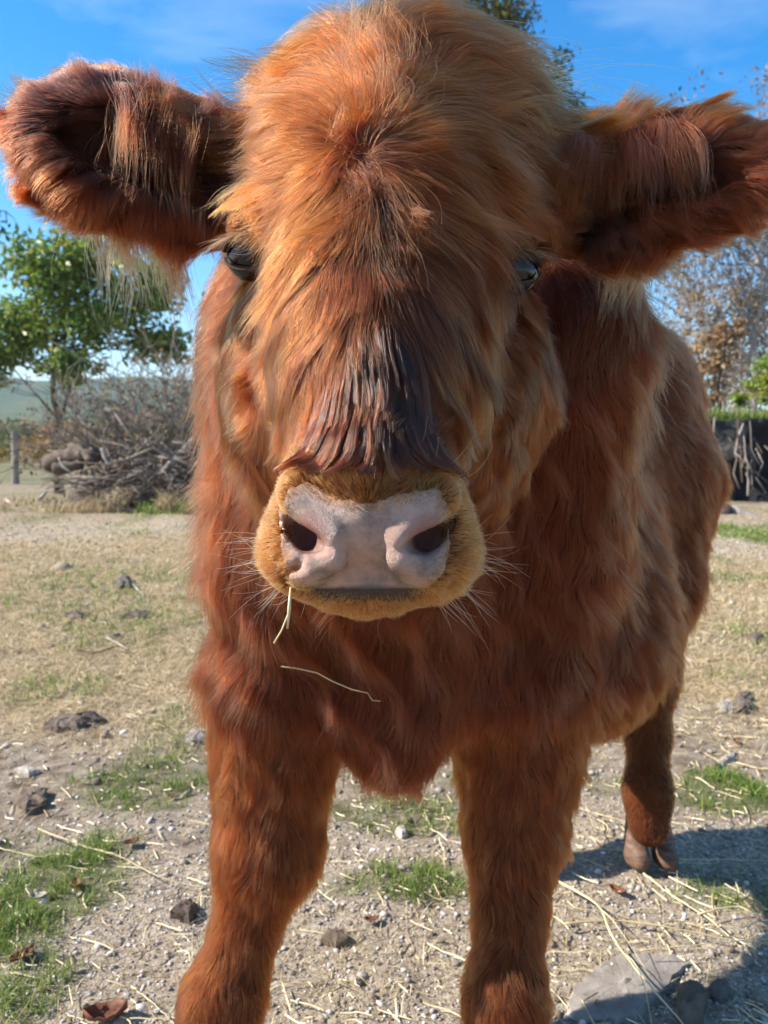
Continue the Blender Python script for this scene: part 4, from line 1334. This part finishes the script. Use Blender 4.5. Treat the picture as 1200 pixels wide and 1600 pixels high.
curled_leaf(60, 1405, .014, .2, 'pale grey dead leaf lying in the left grass clump', mat='wood_pale')
for k, (a, b) in enumerate([(270, 1248), (185, 1060), (120, 1385), (580, 1440), (1150, 1160), (965, 1395)]):
    curled_leaf(a, b, .011 + .002 * (k % 3), k * 1.1, ['tiny brown leaf on soil above the left grass tufts', 'brown leaf in the dry grass at left', 'brown leaf beside the left grass clump', 'tiny brown leaf on gravel between the forelegs',
                                     'brown leaf between the peach stone and the right edge', 'tiny brown leaf on the gravel below the hind hoof'][k])

# straw caught on the calf
mb = MB()
q = np.array([at(a, b, d) for a, b, d in ((424, 1074, .655), (450, 1077, .652), (485, 1086, .648), (512, 1104, .645), (545, 1117, .645), (572, 1121, .646), (580, 1134, .647), (594, 1134, .648))])
mb.tube(q, .0011 * np.linspace(1, .5, 8), 6, c=.9)
STRAW_CHEST = (mb, q)
mb2 = MB()
mb2.tube(np.array([at(454, 918, .418), at(452, 950, .413), at(449, 982, .414)]), [.0006, .0011, .0006], 6, c=.5)
mb2.tube(np.array([at(452, 955, .413), at(440, 985, .414), at(428, 1005, .415)]), .0005, 5, c=.7)
tag(mb2.build('straw_wisp', M['straw']), 'short straw wisp hanging from the left corner of the calf\'s mouth', 'straw wisp')
# lay the chest straw on the fur
d_, g_ = B.sample(q)
for _ in range(12):
    d_, g_ = B.sample(q); q[:, 1] += np.clip(d_ - .019, -.03, .03) * .7
mb = MB(); mb.tube(q, .0007 * np.linspace(1, .5, 8), 6, c=.6)
tag(mb.build('straw_strand', M['straw']), 'bent yellow straw strand caught across the calf\'s chest fur', 'straw strand')

# ------------------------------------------------------------------ trees and the far side of the yard
def leaves(name, C_, size, tone, mat, parent):
    n = len(C_)
    a = unit(rng.normal(size=(n, 3))); b = unit(np.cross(a, rng.normal(size=(n, 3))))
    s_ = (size * rng.uniform(.6, 1.3, n))[:, None]
    c = np.cross(a, b) * s_ * .18
    V_ = np.stack([C_ - a * s_, C_ - b * s_ * .45 + c, C_ + a * s_, C_ + b * s_ * .45 + c], 1).reshape(-1, 3)
    F_ = np.arange(n * 4).reshape(n, 4)
    return mesh_np(name, V_, F_, mat, parent, attrs={'tone': ('POINT', np.repeat(tone, 4))})

def branch(mb, p, d, L_, r, depth, out, rr, gravity=0.0, spread=.7, nseg=5, kids=3, minr=.003, up=.15):
    pts = [p]; q = p.copy(); dd = d.copy()
    for i in range(nseg):
        dd = dd + rr.normal(size=3) * .14; dd[2] += up * .15 - gravity * .15; dd /= np.linalg.norm(dd)
        q = q + dd * L_ / nseg; pts.append(q.copy())
    mb.tube(np.array(pts), np.linspace(r, max(r * .45, minr * .6), nseg + 1), 6 if depth > 1 else 4, c=rr.uniform(.3, .9))
    out.append((pts[-1], depth)); 
    if depth <= 1:
        out.append((pts[len(pts) // 2], depth))
    if depth > 0:
        for k in range(kids + (depth > 2)):
            i = rr.integers(max(1, nseg // 2 - 1), nseg + 1)
            nd = dd + rr.normal(size=3) * spread; nd[2] += up; nd /= np.linalg.norm(nd)
            branch(mb, pts[i], nd, L_ * rr.uniform(.55, .8), max(r * .5, minr), depth - 1, out, rr, gravity, spread, max(3, nseg - 1), kids, minr, up)

def tree(name, label, cat, base, H, r, lobes, nleaf, lsize, mat, bark='bark', seed=1, group=None, lean=(0, 0), depth=3, hollow=.55, tonebias=0.0):
    """tapered trunk with limbs; leaves in clumps through the crown lobes [(centre, radii)], in world coordinates"""
    rr = np.random.default_rng(seed)
    root = empty(name, base); tag(root, label, cat, group)
    mb = MB()
    base = np.array(base, float)
    top = base + np.array([lean[0], lean[1], H])
    pts = np.stack([base + (top - base) * u + rr.normal(size=3) * .02 * H * u * (u < 1) for u in np.linspace(0, 1, 9)])
    mb.tube(pts, np.linspace(r, r * .35, 9), 9, c=.5)
    for c, rad in lobes:
        for k in range(3):
            s_ = pts[rr.integers(3, 9)]
            e = np.array(c) + rr.normal(size=3) * np.array(rad) * .4
            m_ = (s_ + e) / 2 + np.array([0, 0, .1 * H * rr.random()])
            tt = np.linspace(0, 1, 7)[:, None]
            q_ = s_ * (1 - tt) ** 2 + 2 * m_ * tt * (1 - tt) + e * tt ** 2
            mb.tube(q_, np.linspace(r * .35, r * .08, 7), 5, c=.5)
            for z in range(4):
                i = rr.integers(2, 7); e2 = q_[i] + rr.normal(size=3) * np.array(rad) * .55
                mb.tube(np.stack([q_[i], (q_[i] + e2) / 2 + rr.normal(size=3) * .04 * H * .3, e2]), [r * .12, r * .07, r * .03], 4, c=.5)
    mb.build('trunk', M[bark], root)
    lsize *= 1.0; tot = sum(np.prod(rad) ** (2 / 3) for _, rad in lobes)
    C_, T_ = [], []
    for c, rad in lobes:
        n = int(nleaf * np.prod(rad) ** (2 / 3) / tot)
        nc = max(6, n // 28)
        u = unit(rr.normal(size=(nc, 3))) * (hollow + (1 - hollow) * rr.random((nc, 1)) ** .6) * np.where(rr.random((nc, 1)) < .25, .6, 1)
        cc = np.array(c) + u * np.array(rad)
        i = rr.integers(0, nc, n)
        cs = np.mean(rad) * .20
        C_.append(cc[i] + rr.normal(size=(n, 3)) * cs * np.array([1, 1, .65]))
        T_.append(np.clip(rr.normal(size=nc)[i] * .16 + rr.normal(size=n) * .14 + .5 + tonebias, 0, 1))
    leaves('crown', np.vstack(C_), lsize, np.concatenate(T_), M[mat], root)
    return root

def A(px, py, Y): return tuple(at(px, py, Y))
def px2m(p, Y): return p / FPX * Y

# tree at left, leafy, with a thin dark trunk
D = 10.5
tree('leafy_tree', 'bushy green tree with yellowing leaves and thin dark trunk at left behind the brush pile', 'tree', (at(88, 700, D)[0], D, 0), at(88, 470, D)[2], .05,
     [(A(90, 425, D), (.62, .6, .48)), (A(30, 520, D), (.65, .6, .42)), (A(150, 500, D + .1), (.75, .6, .40)), (A(105, 575, D - .2), (.42, .4, .25)), (A(225, 450, D + .3), (.62, .5, .45)), (A(250, 540, D + .4), (.45, .4, .30)), (A(-40, 560, D), (.5, .5, .45)), (A(150, 400, D + .3), (.42, .4, .30))],
     14000, .055, 'leaf_green', seed=3, hollow=.2, tonebias=.15)
# a far branch at the left edge
D = 14
tree('dark_tree', 'dark leafed tree whose branch just enters at the left edge under the ear', 'tree', (at(-330, 700, D)[0], D, 0), 4.6, .12,
     [(A(-90, 340, D), (1.05, .8, .5)), (A(-240, 300, D), (1.6, 1.2, 1.4))], 2600, .07, 'leaf_dark', seed=5)
# tall tree behind the calf's head
D = 15
tree('tall_tree', 'tall olive-leafed autumn tree rising behind the top of the calf\'s head', 'tree', (at(760, 700, D)[0], D, 0), at(770, 120, D)[2], .20,
     [(A(765, 30, D), (.95, .8, .80)), (A(690, 90, D + .3), (.9, .8, .9)), (A(862, 120, D - .2), (.50, .5, .50)), (A(895, 175, D - .2), (.34, .4, .50)), (A(800, 180, D), (.8, .8, .9)), (A(720, -30, D), (.8, .7, .5))],
     10500, .060, 'leaf_olive', seed=8, hollow=.25, tonebias=.22)
# small tan bush behind the rump and bright green bush on the bank
D = 11
tree('tan_shrub', 'yellow-tan leafy shrub showing just right of the calf\'s rump', 'shrub', (at(1120, 700, D)[0], D, 0), at(1120, 560, D)[2], .035,
     [(A(1112, 545, D), (.32, .3, .30)), (A(1140, 515, D), (.22, .2, .18)), (A(1105, 600, D), (.25, .25, .35))], 1500, .045, 'leaf_autumn', seed=12, tonebias=.2)
D = 9.6
tree('green_bush', 'bright green bush on top of the dark bank at the right edge', 'bush', (at(1210, 640, D)[0], D, .9), at(1205, 600, D)[2] - .9, .03,
     [(A(1195, 600, D), (.22, .25, .13)), (A(1225, 585, D), (.3, .3, .3)), (A(1170, 625, D), (.2, .25, .08))], 2200, .035, 'leaf_green', seed=14, tonebias=.25)

# bare pale trees behind on the right
def bare_tree(px, D, topy, r, label, seed, leafy=True, basepy=700):
    rr = np.random.default_rng(seed)
    b = (at(px, 700, D)[0], D, 0)
    root = empty('bare_tree', b); tag(root, label, 'tree', 'pale bare trees behind the right side of the yard')
    H = at(px, topy, D)[2]
    mb = MB(); out = []
    base = np.array(b, float)
    pts = np.stack([base + np.array([rr.normal() * .10 * u + .2 * u * (rr.random() - .5), 0, H * u]) for u in np.linspace(0, 1, 10)])
    mb.tube(pts, np.linspace(r, r * .2, 10), 8, c=.6)
    for i in range(24):
        k = rr.integers(2, 10)
        d = rr.normal(size=3) * np.array([1, 1, .2]); d[2] = abs(d[2]) + 1.0; d /= np.linalg.norm(d)
        branch(mb, pts[k], d, H * rr.uniform(.14, .30), r * .32, 2, out, rr, 0, .45, 4, 3, .006, .35)
    mb.build('trunk', M['birch'], root)
    if leafy:
        e = np.array([o_[0] for o_ in out if o_[1] <= 1])
        n = 2600
        C_ = e[rr.integers(0, len(e), n)] + rr.normal(size=(n, 3)) * .16
        leaves('crown', C_, .05, rr.random(n), M['leaf_autumn'], root)
for a in ((1130, 17, 375, .06, 'pale bare forked tree nearest the calf\'s rump', 21), (1172, 15, 330, .07, 'tallest pale bare tree with rusty leaves near the right edge', 22),
          (1092, 18, 395, .05, 'pale bare tree half hidden behind the calf\'s ear fringe', 23), (1205, 16.5, 300, .06, 'pale bare tree standing at the very right edge', 24),
          (1150, 21, 400, .05, 'thin farther bare tree between the two pale trunks', 25), (1060, 21, 420, .05, 'farther bare tree mostly behind the calf\'s back', 26), (1250, 19, 340, .06, 'bare tree just beyond the right edge of the yard', 27)):
    bare_tree(*a)

# leafless thicket at left, behind the brush pile
for k, (px, D, hpy, lab) in enumerate([(235, 9.0, 520, 'grey leafless bush with tangled twigs nearest the calf\'s neck'), (195, 9.6, 560, 'grey leafless bush left of the denser tangle'), (290, 9.4, 500, 'tall leafless shrub rising beside the calf\'s cheek'),
                                       (330, 9.0, 560, 'leafless shrub half hidden behind the calf\'s neck'), (135, 10.0, 640, 'low sparse bare shrub beside the tree trunk')]):
    rr = np.random.default_rng(40 + k)
    x0 = at(px, 700, D)[0]
    mb = MB(); out = []
    H = at(px, hpy, D)[2]
    for i in range(9):
        d = np.array([rr.normal() * .5, rr.normal() * .4, 1.0]); d /= np.linalg.norm(d)
        branch(mb, np.array([x0 + rr.normal() * .12, D + rr.normal() * .12, 0]), d, H * rr.uniform(.40, .62), .022, 3, out, rr, .1, .55, 5, 3, .0045, .12)
    root = empty('bare_bush', (x0, D, 0)); tag(root, lab, 'bush', 'leafless bushes at the left edge of the yard')
    mb.build('branches', M['twig'], root)
    e = np.array([o_[0] for o_ in out if o_[1] <= 1]); n = 420
    leaves('sparse_leaves', e[rr.integers(0, len(e), n)] + rr.normal(size=(n, 3)) * .08, .032, rr.random(n), M['leaf_olive' if k % 2 else 'leaf_autumn'], root)

# brush pile: logs and sticks one by one
def log(p0, p1, r, mat, label, name='log', cat='log', seg=9, wob=.25, group=None, bend=.03):
    mb = MB(); p0, p1 = np.array(p0, float), np.array(p1, float)
    L_ = np.linalg.norm(p1 - p0); u = np.linspace(0, 1, 9)[:, None]
    pts = p0 + (p1 - p0) * u + np.sin(u * PI) * rng.normal(size=3) * L_ * bend
    mb.tube(pts, r * (1 + rng.normal(size=9) * .08) * np.linspace(1, .75, 9), seg, wob=wob)
    o = mb.build(name, M[mat]); tag(o, label, cat, group); return o
D = 8.2
log(at(248, 748, D), at(332, 655, D + .4), .045, 'wood_grey', 'long grey dead trunk leaning up out of the brush pile', wob=.15)
log(at(75, 722, D + .6), at(150, 712, D + .3), .10, 'wood_dark', 'thick dark log lying under the thin tree trunk', wob=.5)
log(at(85, 733, D + .3), at(128, 726, D + .3), .07, 'wood_dark', 'shorter dark log in front of the thick one', wob=.5)
log(at(115, 700, D + .6), at(142, 722, D + .2), .06, 'wood_dark', 'dark stump end tilted over the logs at left', wob=.5)
log(at(160, 700, D), at(172, 728, D), .022, 'wood_pale', 'curved pale branch standing in the brush pile', bend=.06, name='branch', cat='branch')
log(at(92, 715, D), at(112, 738, D - .1), .010, 'wood_grey', 'pale stick leaning on the dark logs', bend=.04, name='branch', cat='branch')
log(gpt(62, 750, .02), gpt(108, 747, .02), .014, 'wood_grey', 'pale branch lying on the ground before the dark logs', bend=.1, name='branch', cat='branch')
D = 7.0
log(gpt(8, 786, .03), gpt(68, 797, .02), .022, 'wood_pale', 'bleached crooked branch lying on bare dirt at the left edge', name='branch', cat='branch', bend=.06)
log(gpt(85, 789, .03), gpt(103, 784, .03), .028, 'wood_pale', 'short bleached wood block beside the crooked branch', name='branch', cat='branch', bend=.02)
log(gpt(215, 793, .02), gpt(245, 788, .02), .022, 'wood_pale', 'pale stick on the ground near the brush pile', name='branch', cat='branch', bend=.05)
log(gpt(62, 787, .05), gpt(72, 777, .07), .022, 'wood_pale', 'small upright bleached stub near the left edge', name='branch', cat='branch', bend=.02)
rr = np.random.default_rng(77)
mb = MB()
for k in range(760):
    px_, D_ = rr.uniform(135, 380), rr.uniform(7.9, 9.4)
    x0 = at(px_, 700, D_)[0]
    hmax = .15 + .55 * math.exp(-((px_ - 270) / 90) ** 2)
    p0_ = np.array([x0, D_, rr.uniform(.0, hmax)])
    d = rr.normal(size=3) * np.array([1, .7, .38]); d /= np.linalg.norm(d); L_ = rr.uniform(.15, .7)
    p1_ = p0_ + d * L_; p1_[2] = max(p1_[2], .02)
    mb.tube(np.stack([p0_, (p0_ + p1_) / 2 + rr.normal(size=3) * .07 * L_ + np.array([0, 0, .02]), p1_]), [.0065 * rr.uniform(.4, 1.9)] * 3, 4, c=rr.random() * .75)
bp = mb.build('brush_pile', M['twig']); tag(bp, 'low heap of tangled dead branches and twigs beside the yard at left', 'brush pile', kind='stuff')
# weeds growing through the pile
n = 9000
wx = at(250, 700, 8.5)[0] + rng.normal(size=n) * .8; wy = 7.7 + rng.random(n) * 1.7
wm = smooth(.42, .62, fbm(wx * 3.2, wy * 1.4, 3, 19)) + .15
weeds = blades('weeds', wx, wy, wm * rng.uniform(.04, .28, n) * (.4 + .7 * np.exp(-((wx - at(250, 700, 8.5)[0]) / .8) ** 2)), np.full(n, .012), rng.random(n), M['dry'], 1.0)
tag(weeds, 'rank dry weeds growing through and before the brush pile', 'weeds', kind='stuff')
n = 3500
wx = at(300, 700, 7.8)[0] + rng.normal(size=n) * .35; wy = 7.5 + rng.random(n) * .7
wg = blades('green_weeds', wx, wy, rng.uniform(.03, .18, n) * (smooth(.4, .6, fbm(wx * 4, wy * 2, 3, 23)) + .1), np.full(n, .016), rng.random(n), M['grass'], 1.0)
tag(wg, 'low green weeds at the foot of the brush pile near the calf', 'weeds', kind='stuff')

# fence post
D = 13.0
pc = at(22, 700, D)
mb = MB()
mb.tube(np.array([[pc[0], D, -.1], [pc[0] + .01, D, .5], [pc[0] + .015, D, at(22, 676, D)[2]], [pc[0] + .015, D, at(22, 675, D)[2] + .01]]), [.062, .058, .056, .045], 10, wob=.1)
tag(mb.build('fence_post', M['post'], smooth_=False), 'single weathered round fence post standing at the far left of the yard', 'fence post')
D = 16.0
for k, px_ in enumerate((-60, 200, 300)):
    pc = at(px_, 700, D)
    log((pc[0], D, -.1), (pc[0], D, 1.0), .055, 'post', ['fence post left of the frame in the same fence line', 'distant fence post behind the leafless bushes', 'distant fence post behind the calf\'s cheek'][k], name='fence_post', cat='fence post', wob=.05, bend=0)

# dark bank at right with a log at its foot
bx0, bx1, by = at(1075, 700, 9.0)[0], at(1700, 700, 9.0)[0], 9.0
nx_, nz_ = 90, 26
V_, F_ = [], []
for i in range(nx_):
    for j in range(nz_):
        u, v = i / (nx_ - 1), j / (nz_ - 1)
        X_ = bx0 + (bx1 - bx0) * u
        if v < .6: Y_, Z_ = by + .55 * v, 1.0 * (v / .6)
        else: Y_, Z_ = by + .33 + (v - .6) * 5, 1.0 + .12 * math.sin((v - .6) * 4)
        n_ = float(fbm(np.array([X_ * 3.1]), np.array([v * 6.0]), 4, 9)[0]) - .5
        V_.append((X_, Y_ - .55 * n_ + (.5 if i == 0 else 0), Z_ * (1 + .12 * n_) - .05))
for i in range(nx_ - 1):
    for j in range(nz_ - 1):
        a_ = i * nz_ + j; F_.append((a_, a_ + nz_, a_ + nz_ + 1, a_ + 1))
bk = mesh_np('bank', V_, F_, M['bank']); tag(bk, 'dark eroded earth and rock bank at the right edge of the yard', kind='structure')
n = 5000
wx = rng.uniform(bx0, bx1, n); wy = by + .25 + rng.random(n) ** 2 * 2.0
tops = blades('bank_grass', wx, wy, rng.uniform(.05, .20, n), np.full(n, .014), rng.random(n), M['grass'], 1.2)
co_ = np.empty(len(tops.data.vertices) * 3, np.float32); tops.data.vertices.foreach_get('co', co_); co_[2::3] += .98; tops.data.vertices.foreach_set('co', co_)
tag(tops, 'grassy fringe growing along the top of the dark bank', 'grass', kind='stuff')
mb = MB()
rr = np.random.default_rng(5)
for k in range(60):
    X_ = rr.uniform(bx0 + .1, bx0 + 2.5); z1 = rr.uniform(.5, 1.0)
    pts = [np.array([X_ + rr.normal() * .05, by - .12 - .1 * rr.random() + .25 * (z1 - .3 * q_), z1 - .17 * q_]) for q_ in range(4)]
    mb.tube(np.array(pts), .009 * rr.uniform(.4, 1.4), 4, c=rr.random())
tag(mb.build('hanging_roots', M['twig']), 'pale bare roots hanging down the face of the dark bank', 'roots', kind='stuff')
log(at(1142, 795, 7.6), at(1260, 818, 7.2), .038, 'wood_grey', 'pale log lying at the foot of the dark bank', wob=.2)
log(at(1150, 806, 7.8), at(1280, 826, 7.4), .05, 'wood_dark', 'dark log under the pale one at the foot of the bank', wob=.4)
V_, F_ = IV * np.array([.10, .12, .10]) * (1 + .2 * rng.normal(size=(12, 1))), IF
o = mesh_np('dark_boulder', V_ + at(1134, 800, 7.6) + np.array([0, 0, .0]), F_, M['black_hide']); tag(o, 'small black boulder beside the left end of the pale log', 'boulder')

# far field, hedge and wooded hill
def hill_mat():
    m, t, out = newmat('wooded_hill')
    p = node(t, 'ShaderNodeBsdfPrincipled', Roughness=1.0); p.inputs['Specular IOR Level'].default_value = 0
    co = node(t, 'ShaderNodeTexCoord')
    n = node(t, 'ShaderNodeTexNoise', Scale=.035, Detail=8, Roughness=.65)
    t.links.new(co.outputs['Object'], n.inputs['Vector'])
    c = ramp(t, n.outputs['Fac'], [(.3, (.018, .040, .018)), (.5, (.040, .075, .025)), (.62, (.08, .09, .03)), (.78, (.14, .09, .04))])
    t.links.new(c, p.inputs['Base Color'])
    t.links.new(p.outputs['BSDF'], out.inputs['Surface'])
    return m
hx = np.linspace(-900, 900, 240); hy = np.linspace(260, 760, 60)
HX, HY = np.meshgrid(hx, hy, indexing='ij')
prof = smooth(260, 560, HY)
hh = (26 + 16 * np.sin(HX / 150 + 2.3) + 14 * (fbm(HX / 120, HY / 120, 3, 4) - .5) * 2) * prof * (1 + .3 * smooth(-100, -350, HX)) + 3.0 * fbm(HX / 7, HY / 7, 3, 8) * prof
hh = hh - 1.5
ni, nj = HX.shape
ii = (np.arange(ni - 1)[:, None] * nj + np.arange(nj - 1)[None, :]).ravel()
ho = mesh_np('hill', np.stack([HX.ravel(), HY.ravel(), hh.ravel()], 1), np.stack([ii, ii + nj, ii + nj + 1, ii + 1], 1), hill_mat(), smooth_=False)
tag(ho, 'long wooded hill beyond the fields', kind='structure')
# a wood edge across the field: many small crowns that read as one mass
rr = np.random.default_rng(9)
C_, T_ = [], []
for k in range(210):
    X_, Y_ = rr.uniform(-75, 75), rr.uniform(60, 85)
    h_ = rr.uniform(.8, 2.9) * (1 + .8 * (X_ > 12)); n = 190
    u = unit(rr.normal(size=(n, 3))) * (.5 + .5 * rr.random((n, 1)))
    C_.append(np.array([X_, Y_, h_ * .55]) + u * np.array([h_ * .7, h_ * .7, h_ * .5])); T_.append(np.clip(rr.normal(.5, .28) + rr.normal(size=n) * .1, 0, 1))
wdo = leaves('far_wood', np.vstack(C_), .30, np.concatenate(T_), simple('far_wood_leaf', [(.1, (.05, .09, .02)), (.5, (.14, .15, .04)), (.75, (.26, .17, .05)), (.95, (.32, .15, .05))], .2, .7, attr='tone', amix=.85, trans=.3), None)
tag(wdo, 'far hedgerow of green and rusty autumn scrub across the field', 'hedgerow', kind='stuff')

rr = np.random.default_rng(19)
C_, T_ = [], []
for k in range(230):
    X_, Y_ = rr.uniform(-22, 16), rr.uniform(19.5, 30)
    h_ = rr.uniform(.4, 1.15); n = 120
    u = unit(rr.normal(size=(n, 3))) * (.4 + .6 * rr.random((n, 1)))
    C_.append(np.array([X_, Y_, h_ * .5]) + u * np.array([h_ * .8, h_ * .8, h_ * .5])); T_.append(np.clip(rr.normal(.55, .3) + rr.normal(size=n) * .12, 0, 1))
sc_o = leaves('field_scrub', np.vstack(C_), .10, np.concatenate(T_), bpy.data.materials['far_wood_leaf'], None)
tag(sc_o, 'band of low green and rust coloured scrub at the far edge of the yard', 'scrub', kind='stuff')
# thin clouds already hang in the sky; the air between here and the hill
def haze():
    bx = np.array([(x_, y_, z_) for x_ in (-1100, 1100) for y_ in (-1000, 1100) for z_ in (-3, 80)], float)
    F_ = [(0, 1, 3, 2), (4, 6, 7, 5), (0, 4, 5, 1), (2, 3, 7, 6), (0, 2, 6, 4), (1, 5, 7, 3)]
    m, t, out = newmat('haze_air')
    v = node(t, 'ShaderNodeVolumePrincipled'); v.inputs['Density'].default_value = .00055
    v.inputs['Color'].default_value = (.80, .88, .97, 1); v.inputs['Anisotropy'].default_value = .2
    t.links.new(v.outputs['Volume'], out.inputs['Volume'])
    o = mesh_np('haze', bx, F_, m); o['kind'] = 'stuff'; o['label'] = 'thin bluish air between the yard and the hill'
USE_HAZE = True
if USE_HAZE: haze()
